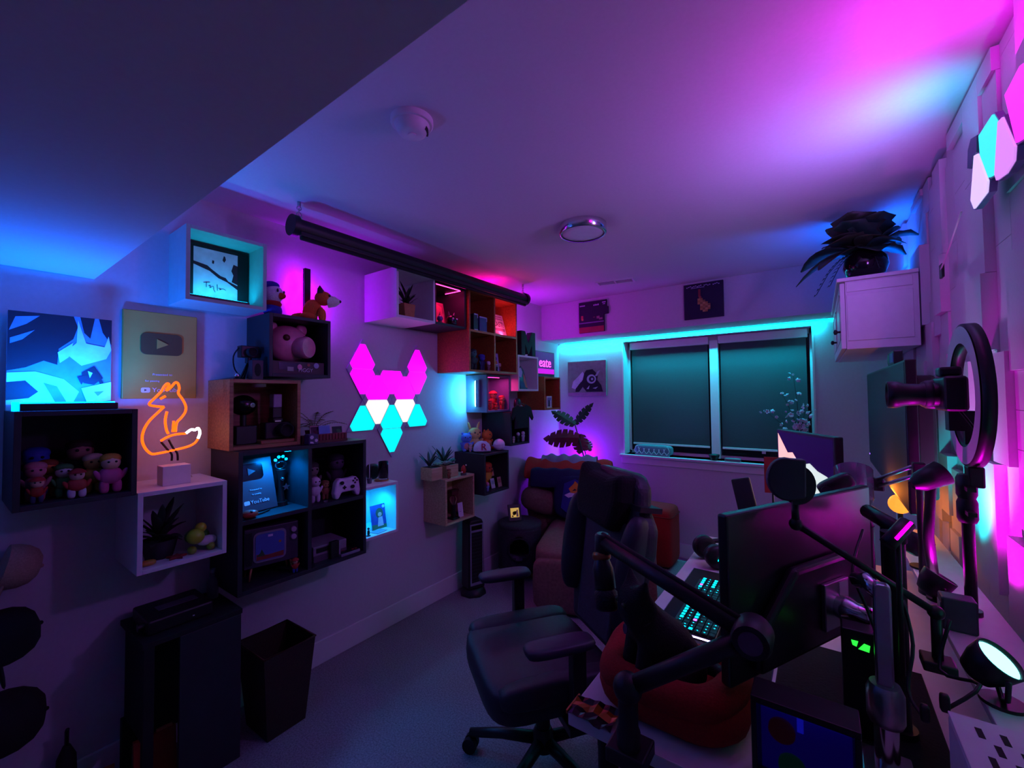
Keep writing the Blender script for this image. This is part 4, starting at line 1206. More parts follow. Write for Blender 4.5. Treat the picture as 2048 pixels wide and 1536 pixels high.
# ------------------------------------------------------------------ settle the shelf contents: inside their compartments, not through each other
def settle():
    bpy.context.view_layer.update()
    kids = {}
    for o in COL.objects:
        if o.type == 'MESH':
            r_ = o
            while r_.parent:
                r_ = r_.parent
            kids.setdefault(r_.name, []).append(o)
    def bbox(n):
        P = [o.matrix_world @ Vector(c) for o in kids[n] for c in o.bound_box]
        return [[min(p[i] for p in P), max(p[i] for p in P)] for i in range(3)]
    cells = []
    for k, s in SH.items():
        nc, nr = (2, 2) if k in ('S4', 'S12') else (1, 1)
        th = .018 if k == 'S4' else TH
        for c in range(nc):
            for r_ in range(nr):
                ya = s['y0'] + (s['y1'] - s['y0']) * c / nc + th
                yb = s['y0'] + (s['y1'] - s['y0']) * (c + 1) / nc - th
                za = s['z0'] + (s['z1'] - s['z0']) * r_ / nr
                cells.append((ya, yb, za, za + (s['z1'] - s['z0']) / nr, XL + .012, s['XF'] + .03))
        cells.append((s['y0'], s['y1'], s['top'] - .004, s['top'] + .06, XL + .012, s['XF'] + .03))
    skip = ('cube_shelf', 'light_bar', 'led_strip', 'puck_light', 'triangle', 'projection', 'neon_sign', 'poster', 'award_plaque', 'tshirt', 'light_box', 'potted', 'spiky', 'planter', 'plush_fox', 'plush_bird')
    fixed = ('light_bar', 'award_plaque', 'light_box')
    rows = {}
    for n in kids:
        o = bpy.data.objects[n]
        if o.parent or o.get('kind') == 'structure' or o.location.x > XL + .36:
            continue
        if n.startswith(skip) and not n.startswith(fixed):
            continue
        p = o.location
        for i, (ya, yb, za, zb, xa, xb) in enumerate(cells):
            if ya - .05 < p.y < yb + .05 and za <= p.z < zb - .02 and xa - .02 < p.x < xb + .02:
                rows.setdefault(i, []).append([n, bbox(n), n.startswith(fixed)])
                break
    for i, its in rows.items():
        ya, yb, za, zb, xa, xb = cells[i]
        sh = {n: [0., 0.] for n, _, _ in its}
        for it in range(80):
            for a in range(len(its)):
                for b_ in range(a + 1, len(its)):
                    A, Bq = its[a], its[b_]
                    pen = []
                    for ax in (0, 1):
                        ca, cb_ = sum(A[1][ax]) / 2 + sh[A[0]][ax], sum(Bq[1][ax]) / 2 + sh[Bq[0]][ax]
                        hw_ = ((A[1][ax][1] - A[1][ax][0]) + (Bq[1][ax][1] - Bq[1][ax][0])) / 2 * .92
                        pen.append((hw_ - abs(ca - cb_), 1 if cb_ >= ca else -1))
                    zo = min(A[1][2][1], Bq[1][2][1]) - max(A[1][2][0], Bq[1][2][0])
                    if pen[0][0] <= 0 or pen[1][0] <= 0 or zo < .004:
                        continue
                    ax = 0 if pen[0][0] < pen[1][0] * 1.3 else 1
                    d_, sg_ = pen[ax]
                    fa, fb = (0 if A[2] else 1), (0 if Bq[2] else 1)
                    if fa + fb:
                        sh[A[0]][ax] -= sg_ * d_ * .5 * fa / (fa + fb)
                        sh[Bq[0]][ax] += sg_ * d_ * .5 * fb / (fa + fb)
            for n, q_, fx in its:
                if fx:
                    continue
                for ax, lo, hi in ((0, xa, xb - .032), (1, ya + .001, yb - .001)):
                    l_, h_ = q_[ax][0] + sh[n][ax], q_[ax][1] + sh[n][ax]
                    if h_ - l_ > hi - lo:
                        sh[n][ax] += (lo + hi) / 2 - (l_ + h_) / 2
                    elif l_ < lo:
                        sh[n][ax] += lo - l_
                    elif h_ > hi:
                        sh[n][ax] -= h_ - hi
        for n, _, fx in its:
            if not fx:
                o = bpy.data.objects[n]
                o.location = (o.location.x + sh[n][0], o.location.y + sh[n][1], o.location.z)
settle()
# ------------------------------------------------------------------ floor things on the left
t = thing('storage_stand', 'black stand with a solid front panel under the white shelf', 'stand', (XL + .02, .635, 0), 90)
obj('top_board', B().box(-.17, .155, -.3, 0, .585, .605), M_matte, t, bev=.002)
obj('front_panel', B().box(-.06, .15, -.3, -.282, 0, .585), M_dark, t, bev=.002)
obj('side_panel', B().box(-.155, -.137, -.28, -.005, .22, .585), M_matte, t, bev=.002)
obj('back_panel', B().box(-.137, .15, -.018, -.003, .1, .585), M_matte, t)
obj('leg', B().box(-.165, -.135, -.3, -.27, 0, .585), M_matte, t)
obj('leg', B().box(-.165, -.135, -.03, -.0, 0, .22), M_matte, t)
t = thing('label_printer', 'flat black printer with a pale panel on the black stand', 'printer', (XL + .17, .6, .605), 90)
obj('case', B().box(-.11, .1, -.1, .1, 0, .055), M_black, t, bev=.008)
obj('panel', B().at(0, 0, .055, -4, 0, 0).box(-.06, .07, -.03, .07, 0, .002), C('4a4458', .4), t)
obj('feed_knob', B().at(-.11, -.06, .03, 0, 90, 0).cyl(.014, -.02, .0, 16), M_black, t)
obj('led', B().box(.03, .036, -.1015, -.1, .02, .024), C('c0c0d0', .2), t)
t = thing('spray_bottle', 'slim grey bottle standing on the black stand under the shelf', 'bottle', (XL + .1, .755, .605))
obj('bottle', B().lathe([(.022, 0), (.022, .07), (.01, .09), (.009, .11)], 20), C('5a5468', .3), t)
obj('cap', B().cyl(.011, .11, .125, 14), C('8a8498'), t)
G = 'things kept under the black stand'
t = thing('cardboard_box', 'orange cardboard box on the floor under the black stand', 'box', (XL + .2, .37, 0), 80)
obj('carton', B().box(-.08, .05, -.06, .06, 0, .14), C('c06428'), t, bev=.002)
obj('flap', B().at(-.08, 0, .14, 0, -50, 0).box(-.06, 0, -.058, .058, 0, .003), C('b87040'), t)
t = thing('red_folder', 'red folder leaning behind the black leg of the stand', 'folder', (XL + .17, .55, .002), 85)
obj('cover', B().at(0, 0, 0, -8, 0, 0).box(-.07, .06, -.012, .012, 0, .17), C('a83820'), t, bev=.002)
obj('tab', B().at(0, 0, 0, -8, 0, 0).box(.0, .05, -.006, .006, .17, .18), C('c88050'), t)
t = thing('umbrella', 'short folded dark umbrella standing against the left wall', 'umbrella', (XL + .07, .315, 0))
obj('canopy', B().lathe([(.012, .02), (.03, .1), (.026, .2), (.01, .24)], 14), M_matte, t)
obj('handle', B().tube([(0, 0, .24), (0, 0, .29), (.01, 0, .3)], .006, 8), M_black, t)
obj('tip', B().cyl(.004, 0, .02, 8), M_steel, t)

# caps on wall hooks
def wallcap(label, y, z, col, s=1.0, tilt=0):
    t = thing('baseball_cap', label, 'cap', (XL + .004, y, z), 90, 'caps hung one above another on the wall')
    obj('hook', B().tube([(-.06, 0, .09), (-.06, -.08, .088), (-.06, -.085, .1)], .004, 6), M_black, t)
    m = Cloth(col)
    K = dict(x=-.035, y=-.095 * s, z=0, rx=90 + tilt, ry=0, rz=90)
    obj('crown', B().at(**K).lathe([(.088 * s, .0), (.09 * s, .03 * s), (.085 * s, .06 * s), (.07 * s, .088 * s), (.045 * s, .106 * s), (0, .114 * s)], 28), m, t)
    obj('brim', B().at(**K).soft(.15 * s, .14 * s, .014, .8, 22, 6, 0, -.09 * s, .01), m, t)
    obj('button', B().at(**K).ball(.007, 0, 0, .113 * s, 10, 6), m, t)
wallcap('tan baseball cap hung topmost of three on the wall', .19, .93, 'a89078', .8, 15)
wallcap('black baseball cap hung between the tan and the brown one', .165, .70, '0c0c12', 1.0, -8)
wallcap('dark brown baseball cap hung lowest of three on the wall', .17, .43, '1e1412', 1.1, 5)

t = thing('waste_bin', 'open square mesh waste bin below the dark unit', 'bin', (-2.06, .965, 0), 92)
def frustum(a0, b0, a1, b1, z0, z1):
    return [(-a0, -b0, z0), (a0, -b0, z0), (a0, b0, z0), (-a0, b0, z0), (-a1, -b1, z1), (a1, -b1, z1), (a1, b1, z1), (-a1, b1, z1)]
M_mesh = mat('brown wire mesh', '3a2420', .6, .3, spread=.4, scale=300, bump=.8)
b = B()
b.add(frustum(.085, .095, .115, .125, 0, .37), [(3, 2, 1, 0), (0, 1, 5, 4), (1, 2, 6, 5), (2, 3, 7, 6), (3, 0, 4, 7)])
obj('mesh_body', b, M_mesh, t, solid=.004)
obj('rim', B().tube([(-.115, -.125, .372), (.115, -.125, .372), (.115, .125, .372), (-.115, .125, .372)], .005, 8, closed=True), mat('brown metal', '5a3428', .5, .3), t)

t = thing('tower_heater', 'slim black tower heater with a grey grille frame under the birch cube', 'heater', (-2.16, 2.45, 0), 70)
obj('foot', B().lathe([(.1, 0), (.1, .015), (.08, .045), (.07, .05)], 8), M_black, t)
obj('body', B().prism([(-.07, .05), (.07, .05), (.062, .53), (.05, .56), (-.05, .56), (-.062, .53)], -.06, .06), M_black, t, bev=.012, seg=3)
b = B()
for xa, xb, za, zb in ((-.056, -.046, .08, .53), (.046, .056, .08, .53), (-.046, .046, .08, .1), (-.046, .046, .47, .485), (-.046, .046, .52, .53)):
    b.box(xa, xb, -.066, -.06, za, zb)
obj('grille_frame', b, C('8a8498', .35), t, bev=.002)
for i in range(14):
    z = .112 + i * .0258
    obj('slat', B().box(-.046, .046, -.0635, -.06, z - .004, z + .004), M_dark, t)
obj('control_panel', B().box(-.044, .044, -.063, -.06, .488, .517), mat('glossy black', '0a0a0c', .2), t)

# cat house with a lit photo frame on it
t = thing('cat_house', 'round dark felt cat house with a round entrance on wooden legs', 'cat house', (-2.06, 2.93, 0), 33)
Mf = mat('dark felt', '3a343c', .95, spread=.3, scale=90, bump=.5)
n, r_, z0, z1 = 40, .18, .08, .415
vs_, fs = [], []
K = 12
for j in range(K + 1):
    for i in range(n):
        a = 2 * PI * i / n
        vs_.append((r_ * math.cos(a), r_ * math.sin(a), z0 + (z1 - z0) * j / K))
for j in range(K):
    for i in range(n):
        a = 2 * PI * (i + .5) / n
        zc = z0 + (z1 - z0) * (j + .5) / K
        da = (a + PI / 2 + PI) % (2 * PI) - PI
        if (da * r_ / .085) ** 2 + ((zc - .26) / .09) ** 2 < 1:
            continue
        fs.append((j * n + i, j * n + (i + 1) % n, (j + 1) * n + (i + 1) % n, (j + 1) * n + i))
b = B()
b.smooth = True
b.add(vs_, fs)
obj('wall', b, Mf, t, solid=.012)
obj('base', B().cyl(r_, .068, .08, 40), Mf, t)
obj('roof', B().lathe([(r_ + .004, z1), (r_ + .004, z1 + .015), (r_ - .02, z1 + .028), (0, z1 + .03)], 40), Mf, t)
obj('cushion', B().soft(.27, .27, .07, .7, 24, 8, 0, 0, .115), Cloth('8a8494'), t)
obj('entrance_rim', B().tube([(.086 * math.cos(a * PI / 12), -r_ * math.cos(.086 * math.cos(a * PI / 12) / r_) - .006, .26 + .09 * math.sin(a * PI / 12)) for a in range(24)], .006, 6, closed=True), Cloth('2a262c'), t)
for a in (45, 135, 225, 315):
    obj('leg', B().tube([(.13 * math.cos(R(a)), .13 * math.sin(R(a)), .07), (.15 * math.cos(R(a)), .15 * math.sin(R(a)), .004)], .012, 8, r2=.008), M_oak, t)
t = thing('digital_frame', 'small black frame with a warm lit picture on the cat house', 'photo frame', (-2.07, 2.88, .446), 50)
fr = obj('frame', B().at(0, 0, 0, -18, 0, 0).box(-.055, .055, -.012, .006, 0, .135), M_black, t, bev=.003)
obj('screen', B().at(0, 0, 0, -18, 0, 0).box(-.036, .036, -.0135, -.012, .03, .105), glow('warm picture', (.75, .48, .1), .65), t)
pr = prints('picture', t, [(ring(10, .012, .016, -.008, .062), C('6a4a18')), ([(.01, .034), (.03, .034), (.026, .09), (.016, .09)], C('e8d090')), ([(-.03, .034), (-.012, .034), (-.02, .052)], C('5a4018'))], -.0138)
pr.rotation_euler = (R(-18), 0, 0)
obj('prop', B().at(0, .03, 0, 24, 0, 0).box(-.01, .01, -.003, .003, 0, .09), M_black, t)

# armchair in the corner
Mb = mat('brown microfibre', '75544c', .95, spread=.2, scale=60, bump=.3)
t = thing('armchair', 'wide brown fabric armchair with a long seat in the corner', 'armchair', (-1.5, 3.15, 0), 20)
obj('base', B().soft(.74, .8, .24, .25, 24, 10, .07, .0, .15), Mb, t)
obj('seat_cushion', B().soft(.84, .95, .19, .3, 28, 12, .05, -.13, .33), Mb, t)
obj('seat_front', B().soft(.82, .14, .36, .33, 20, 10, .05, -.57, .2), Mb, t)
obj('back_cushion', B().at(-.26, .4, .58, -12, 0, 0).soft(.72, .24, .54, .38, 28, 14), Mb, t)
obj('armrest', B().soft(.18, .3, .4, .42, 20, 12, -.5, .38, .28), Mb, t)
for x in (-.25, .35):
    for y in (-.3, .34):
        obj('foot', B().at(x, y, 0).cyl(.025, 0, .05, 12), M_black, t)
w_ = on(1082, 1012, 1, 3.2)
t = thing('scatter_cushion', 'plump brown cushion resting on the armchair arm', 'cushion', (w_.x, 3.2, .46), 30)
obj('pillow', B().at(0, 0, .1, 0, 14, 0).soft(.36, .26, .22, .8, 24, 12), Mb, t)
w_ = on(1152, 998, 1, 3.24)
t = thing('scatter_cushion', 'navy cushion with an orange and white fox crest leaning on the armchair back', 'cushion', (w_.x, 3.24, .43), 16)
obj('pillow', B().at(0, 0, .19, -14, 0, 0).soft(.38, .13, .36, .55, 26, 14), Cloth('161a4a'), t)
pr = prints('crest', t, [([(-.11, .1), (-.09, .3), (0, .34), (.1, .3), (.11, .12), (.0, .02)], C('1c2280')),
    ([(-.05, .26), (-.01, .3), (.0, .325), (.03, .3), (.075, .27), (.1, .2), (.09, .13), (.06, .19), (.02, .22), (-.03, .225)], C('d88a28')),
    ([(-.085, .205), (-.04, .228), (.02, .222), (.06, .19), (.075, .12), (.05, .15), (.02, .185), (-.02, .195), (-.05, .185)], C('d8d0e0')),
    ([(-.02, .24), (.02, .25), (-.0, .262)], M_ink), ([(.0, .06), (.03, .08), (.025, .14), (-.005, .12)], C('3038c0'))], -.0)
pr.rotation_euler = (R(-14), 0, 0)
pr.location = (0, -.115, .02)
t = thing('throw_blanket', 'red and grey patterned blanket draped over the armchair back', 'blanket', (-1.87, 3.46, .82), 20)
def drape(w, d, z, amp, col, name, y0=0, seed=0, th=.02):
    rr = random.Random(seed)
    nx, ny = 22, 8
    vs_, fs = [], []
    for j in range(ny + 1):
        for i in range(nx + 1):
            x = -w / 2 + w * i / nx
            s = j / ny
            yy = y0 + (-.5 + s) * d
            zz = z - .16 * (abs(s - .5) * 2) ** 2.4 + amp * math.sin(i * 1.3 + seed) * (.4 + s) + rr.uniform(-.004, .004)
            vs_.append((x, yy, zz))
    for j in range(ny):
        for i in range(nx):
            a = j * (nx + 1) + i
            fs.append((a, a + 1, a + nx + 2, a + nx + 1))
    b = B()
    b.smooth = True
    b.add(vs_, fs)
    return obj(name, b, Cloth(col), t, solid=th, sub=1)
drape(.78, .4, .085, .012, 'b02820', 'red_layer', 0, 1)
drape(.5, .3, .118, .014, '8a86a0', 'grey_layer', .02, 3, .014)
drape(.62, .18, .03, .008, '1c2048', 'navy_layer', -.2, 5)
t = thing('red_pouffe', 'tall red upholstered pouffe between the armchair and the back wall', 'pouffe', (-1.2, 3.82, 0), 0)
obj('body', B().soft(.34, .3, .5, .25, 22, 12, 0, 0, .26), Cloth('a01818'), t)
obj('seam', B().at(0, 0, .44).tube([(.172 * (abs(math.cos(a)) ** .25) * math.copysign(1, math.cos(a)), .152 * (abs(math.sin(a)) ** .25) * math.copysign(1, math.sin(a)), 0) for a in [i * PI / 18 + .01 for i in range(36)]], .004, 5, closed=True), Cloth('7a1010'), t)
obj('foot', B().cbox(.26, .22, .016, 0, 0, .008), M_black, t)

# violet uplight and monstera behind the armchair
t = thing('floor_uplight', 'violet floor uplight in the corner behind the armchair', 'lamp', (-2.0, 3.92, .0))
obj('pole', B().cyl(.012, 0, .72, 14), M_black, t)
obj('foot', B().cyl(.08, 0, .012, 24), M_black, t)
obj('housing', B().lathe([(.03, .71), (.04, .73), (.045, .83), (.04, .83), (.038, .81)], 24), M_black, t)
obj('lens', B().cyl(.036, .805, .815, 24), glow('violet lens', (.35, .0, 1), 18), t)
lamp('POINT', 'uplight_beam', 9, (.24, .0, 1), (-2.0, 3.92, .87), None, t, radius=.04)
t = thing('monstera', 'split-leaf monstera with dark red undersides rising behind the armchair', 'plant', (-1.76, 3.87, .0))
obj('pot', B().lathe([(.09, 0), (.12, .25), (.112, .25), (.1, .22)], 24), M_black, t)
def monstera(L, W, n=6):
    pts = [(0, 0)]
    up = []
    for i in range(n):
        a = (i + .15) / n
        e = (i + .72) / n
        wv = lambda s: W / 2 * math.sin(PI * min(1, s * .93 + .1)) ** .75
        up += [(L * a, wv(a)), (L * (e + .02), wv(e)), (L * (e + .03), wv(e) * .42)]
    up.append((L, 0))
    return pts + up + [(x, -y) for x, y in up[::-1][1:]]
def flatleaf(L, W, droop=.4, n=6):
    P = monstera(L, W, n)
    N = len(P)
    b = B()
    mid = [(x, 0) for x, y in P]
    zf = lambda x: -droop * L * (x / L) ** 2
    for i in range(N):
        x0, y0 = P[i]
        x1, y1 = P[(i + 1) % N]
        vs_ = [(x0, 0, zf(x0)), (x0, y0, zf(x0) - abs(y0) * .15), (x1, y1, zf(x1) - abs(y1) * .15), (x1, 0, zf(x1))]
        b.add(vs_, [(0, 1, 2, 3)])
    return b
Mm = mat('monstera green', '2c5a3c', .4, spread=.25, scale=12)
Mr = mat('monstera red', '6a1c2c', .45, spread=.3, scale=14)
for px, py, qx, qy, Y, W, m in ((1158, 876, 1082, 872, 3.6, .2, Mr), (1162, 868, 1158, 908, 3.66, .16, Mr), (1150, 850, 1102, 818, 3.7, .13, Mm), (1150, 848, 1182, 806, 3.84, .1, Mm), (1165, 880, 1182, 900, 3.8, .12, Mr)):
    w, q_ = on(px, py, 1, Y), on(qx, qy, 1, Y - .05)
    o_ = Vector((-1.76, 3.87, 0))
    ax = (q_ - w)
    L = ax.length
    ax.normalize()
    nrm = (CP - w).normalized() + Vector((0, 0, .5))
    sd = nrm.cross(ax).normalized()
    up_ = ax.cross(sd)
    obj('stem', B().tube(smooth([(0, 0, .2), tuple((w - o_) * .55 + Vector((0, 0, .12))), tuple(w - o_)]), .005, 6), Mm, t)
    lf = obj('leaf', flatleaf(L, W, .15), m, t, solid=.002)
    mm = Matrix((ax, sd, up_)).transposed().to_4x4()
    mm.translation = w - o_
    lf.matrix_local = mm

# ------------------------------------------------------------------ back wall pictures and window sill
def canvas(label, px0, px1, py0, py1, Y, polys_fn, name='canvas_print', edge='1a1228', outline=None):
    a, b_ = on(px0, (py0 + py1) / 2, 1, Y), on(px1, (py0 + py1) / 2, 1, Y)
    za = on((px0 + px1) / 2, py1, 1, Y).z
    zb = on((px0 + px1) / 2, py0, 1, Y).z
    w, h = b_.x - a.x, zb - za
    t = thing(name, label, 'picture', ((a.x + b_.x) / 2, Y + .02, za), 0)
    if outline:
        obj('panel', B().prism([(-w / 2 + x * w, z * h) for x, z in outline], -.02, 0), C(edge), t)
    else:
        obj('panel', B().box(-w / 2, w / 2, -.02, 0, 0, h), C(edge), t, bev=.001)
    prints('print', t, [([(-w / 2 + x * w, z * h) for x, z in P], m) for P, m in polys_fn], -.02)
    return t
R4 = lambda x0, z0, x1, z1: [(x0, z0), (x1, z0), (x1, z1), (x0, z1)]
Mk = C('140c24', .7)
rr = random.Random(12)
pix = [([(0, 0), (.86, 0), (.86, .55), (1, .55), (1, .78), (.95, .78), (.95, 1), (0, 1)], Mk), (R4(0, 0, .86, .18), C('9a3034')), (R4(0, .18, .86, .32), Mk), (R4(0, .3, .86, .335), C('7a6a88')), (R4(.08, .42, .15, .56), C('b84838')), (R4(.1, .4, .16, .46), C('c88a48')),
       (R4(.62, .42, .72, .5), C('8a6a68')), (R4(.7, .38, .82, .44), C('8a6a68')), (R4(.5, .46, .57, .49), C('6a4a38'))]
pix += [(R4(.04 + .05 * i, .86, .075 + .05 * i, .9), C('c8c0d4')) for i in range(4)] + [(R4(.52 + .05 * i, .84, .555 + .05 * i, .88 + .01 * (i % 2)), C('c8c0d4')) for i in range(4)] + [(R4(.82, .9, .94, .93), C('c8c0d4')), (R4(.84, .85, .92, .87), C('c8c0d4'))]
canvas('stepped-edge pixel game canvas with a red floor band on the boxed duct', 1158, 1216, 602, 664, 3.68, pix, edge='120a22',
       outline=[(0, 0), (.86, 0), (.86, .55), (1, .55), (1, .78), (.95, .78), (.95, 1), (0, 1)])
pix = []
gx, gy = [3, 4, 3, 4, 5, 3, 4, 5, 6, 4, 5, 6, 7, 4, 5, 6, 7, 4, 5, 6, 7, 5, 6], [9, 9, 8, 8, 8, 7, 7, 7, 7, 6, 6, 6, 6, 5, 5, 5, 5, 4, 4, 4, 4, 3, 3]
cols = ['b08848', 'a07838', 'c09a58', '8a6a38']
for x, y in zip(gx, gy):
    pix.append((R4(.16 + x * .065, .0 + y * .057, .225 + x * .065, .057 + y * .057), C(cols[(x * 3 + y) % 4])))
pix += [(R4(.38, .6, .44, .82), C('8a2c30')), (R4(.4, .56, .46, .62), C('9a4438'))]
pix += [(R4(.08 + .045 * i, .9 + .012 * ((i * 7) % 3 - 1), .11 + .045 * i, .925 + .012 * ((i * 7) % 3 - 1)), C('b8b0d0')) for i in range(19) if i not in (9, 14)]
pix += [(R4(.2 + .04 * i, .855, .225 + .04 * i, .875), C('b8b0d0')) for i in range(9)]
canvas('dark pixel canvas with a golden blocky shape on the boxed duct above the window', 1368, 1447, 565, 636, 3.68, pix, edge='180e34')
mk = [(R4(0, 0, 1, 1), C('8a9488')), (R4(0, 0, 1, .1), C('b090b0')),
      ([(.05, .12), (.2, .12), (.22, .3), (.38, .42), (.42, .62), (.5, .74), (.66, .76), (.8, .6), (.78, .45), (.88, .3), (.92, .12), (.5, .12), (.4, .26), (.3, .12)], C('161624')),
      ([(.1, .24), (.2, .2), (.3, .34), (.4, .46), (.44, .64), (.4, .7), (.28, .56), (.14, .42)], C('c8d0dc')),
      (ring(18, .12, .13, .63, .48), C('c0ccd8')), (ring(16, .075, .085, .64, .48), C('28283a')), (ring(12, .03, .035, .65, .48), C('c0ccd8')),
      ([(.72, .56), (.8, .7), (.86, .72), (.78, .56)], C('b0b8c4')), ([(.5, .2), (.58, .3), (.56, .2)], C('c8d0dc')), ([(.66, .22), (.8, .26), (.74, .2)], C('c8d0dc'))]
canvas('sage green canvas with a dark and white abstract figure on the back wall', 1136, 1212, 722, 792, 4.028, mk, edge='7a8478')

zs = WZ0
t = thing('folded_quilt', 'rolled teal quilt with a white lattice pattern on the window sill', 'quilt', (Xat(1310, YB, zs) - .02, YB + .03, zs), -3)
obj('roll', B().soft(.36, .085, .1, .45, 30, 14, 0, 0, .052), Cloth('5f8f94'), t)
b = B()
for i in range(7):
    for dz in (-1, 1):
        x = -.15 + i * .048
        b.tube(smooth([(x, -.044, .015), (x + dz * .024, -.0455, .05), (x, -.03, .094)]), .0022, 5)
obj('lattice', b, Cloth('c8d8d8'), t)
obj('binding', B().tube([(-.17, -.035, .008), (.16, -.04, .008)], .006, 6), Cloth('8a7a98'), t)
t = thing('black_bowl', 'small black bowl on the window sill by the mullion', 'bowl', (Xat(1428, YB - .01, zs), YB + .0, zs))
obj('bowl', B().lathe([(.025, 0), (.042, .035), (.045, .05), (.04, .05), (.034, .03), (0, .012)], 24), M_black, t)
t = thing('grey_case', 'flat grey case lying beside the black bowl on the sill', 'case', (Xat(1463, YB - .01, zs) + .01, YB - .005, zs), -2)
obj('lower_shell', B().cbox(.12, .06, .014, 0, 0, .007), C('6a7478'), t, bev=.003)
obj('lid', B().cbox(.12, .06, .012, 0, 0, .021), C('7a8488'), t, bev=.003)

t = thing('blossom_vase', 'tall branches of white blossom in a dark vase on the window sill', 'flowers', (Xat(1598, YB, zs), YB + .0, zs))
obj('vase', B().lathe([(.03, 0), (.042, .05), (.03, .14), (.02, .18), (.024, .2), (.018, .2)], 20), M_black, t)
Mbr, Mfl = C('2a1c1c'), mat('blossom', 'd8ccdc', .7, spread=.1)
rr = random.Random(8)
flower = B()
for i in range(5):
    flower.at(0, 0, 0, 0, -35, i * 72).soft(.02, .014, .004, .9, 8, 4, .011, 0, 0)
fl_me = None
for i, (dx, dz, bow) in enumerate(((-.02, .74, .03), (-.1, .58, .05), (-.22, .44, .02), (.06, .5, .02), (.1, .44, -.02), (-.05, .42, .06), (.03, .36, .05))):
    pts = smooth([(0, 0, .17), (dx * .35 + bow * .4, -.01, .17 + (dz - .17) * .45), (dx, -.03, dz)])
    br = obj('branch', B().tube(pts, .0035, 6, r2=.0012), Mbr, t)
    for k in range(11):
        p = pts[min(len(pts) - 1, int(len(pts) * (.3 + .7 * k / 10)))]
        if fl_me is None:
            f = obj('flower', flower, Mfl, br)
            fl_me = f
        else:
            f = fl_me.copy()
            COL.objects.link(f)
            f.parent = br
        f.location = (p.x + rr.uniform(-.03, .03), p.y + rr.uniform(-.025, .01), p.z + rr.uniform(-.025, .025))
        f.rotation_euler = (rr.uniform(0, 6), rr.uniform(0, 6), 0)
        s = rr.uniform(.7, 1.35) * (.55 if k > 8 else 1)
        f.scale = (s, s, s)

# ------------------------------------------------------------------ wall cabinet with plant
cx0, cx1, cy0, cy1, cz0, cz1 = .095, XR - .045, 2.59, 3.66, 1.69, 2.035
t = thing('wall_cabinet', 'white wall cabinet with a moulded end panel hung on the panelled wall', 'cabinet', ((cx0 + cx1) / 2, (cy0 + cy1) / 2, cz0))
w, d, h = (cx1 - cx0) / 2, (cy1 - cy0) / 2, cz1 - cz0
obj('body', B().box(-w + .02, w, -d, d, 0, h - .018), M_white, t, bev=.002)
obj('top_board', B().box(-w - .012, w, -d - .012, d, h - .018, h), M_white, t, bev=.003)
obj('end_panel', B().box(-w + .025, w - .02, -d - .004, -d, .04, h - .085).box(-w + .025, w - .02, -d - .004, -d, h - .07, h - .025), M_white, t, bev=.0015)
for k in range(2):
    y0 = -d + .006 + k * d
    dr = obj('door', B().box(-w, -w + .019, y0, y0 + d - .01, .004, h - .022), M_white, t, bev=.002)
    obj('moulding', B().box(-w - .003, -w, y0 + .05, y0 + .06, .05, h - .07).box(-w - .003, -w, y0 + d - .07, y0 + d - .06, .05, h - .07).box(-w - .003, -w, y0 + .05, y0 + d - .06, .05, .06).box(-w - .003, -w, y0 + .05, y0 + d - .06, h - .08, h - .07), M_white, dr)
    obj('knob', B().at(-w, y0 + .03, .09, 0, -90, 0).lathe([(.005, 0), (.005, .012), (.013, .018), (.012, .026), (0, .03)], 16), mat('dark bronze', '3a3038', .35, .8), dr)
t = thing('trailing_plant', 'bushy dark broad-leaved plant in a glossy round black pot on the wall cabinet', 'plant', (Xat(1732, 2.72, 2.04), 2.72, cz1))
obj('pot', B().lathe([(.04, 0), (.075, .03), (.09, .07), (.085, .11), (.06, .14), (.062, .15), (.052, .15), (.05, .13)], 32), mat('glossy pot', '120a14', .12), t)
rr = random.Random(15)
Mq = mat('broad dark leaf', '26341f', .5, spread=.3, scale=18)
Mq2 = mat('deep green leaf', '1c4030', .5, spread=.3, scale=18)
leaves = [(-150, .24, .12, .5), (170, .28, .11, .3), (200, .22, .1, .75), (-125, .2, .11, .9), (140, .25, .1, .6), (30, .3, .11, .55), (10, .34, .07, .75), (-20, .26, .1, .4), (-50, .22, .12, .7), (-80, .2, .11, .95), (60, .26, .11, .8), (100, .22, .12, .9), (-100, .17, .13, 1.3), (0, .2, .1, 1.1), (-170, .16, .1, 1.2), (-60, .24, .1, .1), (-140, .26, .09, .0), (185, .3, .08, -.1), (20, .24, .08, .15)]
for i, (a, L, W, lift) in enumerate(leaves):
    if abs(a) < 65:
        L *= .62
    obj('leaf', B().leaf(L * .95, W * 1.75, .7 if lift < .8 else .45, lift * .85 + .35, 8, .12, .25 if i % 3 == 0 else 0), (Mq, Mq2)[i % 2], t, loc=(rr.uniform(-.02, .02), rr.uniform(-.02, .02), .14), rot=(0, 0, R(a + rr.uniform(-8, 8))), solid=.0015)
for a, L in ((195, .26), (215, .22), (-70, .15)):
    b = B()
    for k in range(16):
        tt = k / 15
        x, z = L * tt * .8, L * (.3 * tt - 1.05 * tt * tt)
        for sd in (-1, 1):
            b.add([(x, 0, z), (x + .008, 0, z), (x + .01, sd * (.035 * math.sin(PI * (.15 + .8 * tt)) + .004), z - .01)], [(0, 1, 2)])
    b.tube([(L * q_ * .8, 0, L * (.3 * q_ - 1.05 * q_ * q_)) for q_ in (0, .25, .5, .75, 1)], .0018, 5)
    obj('frond', b, Mq2, t, loc=(0, 0, .145), rot=(0, 0, R(a)))
t = thing('light_bar', 'blue light bar lying on the wall cabinet behind the plant', 'light bar', (.3, 2.98, cz1), 0)
obj('housing', B().box(-.02, .02, -.2, .2, 0, .022), M_black, t, bev=.002)
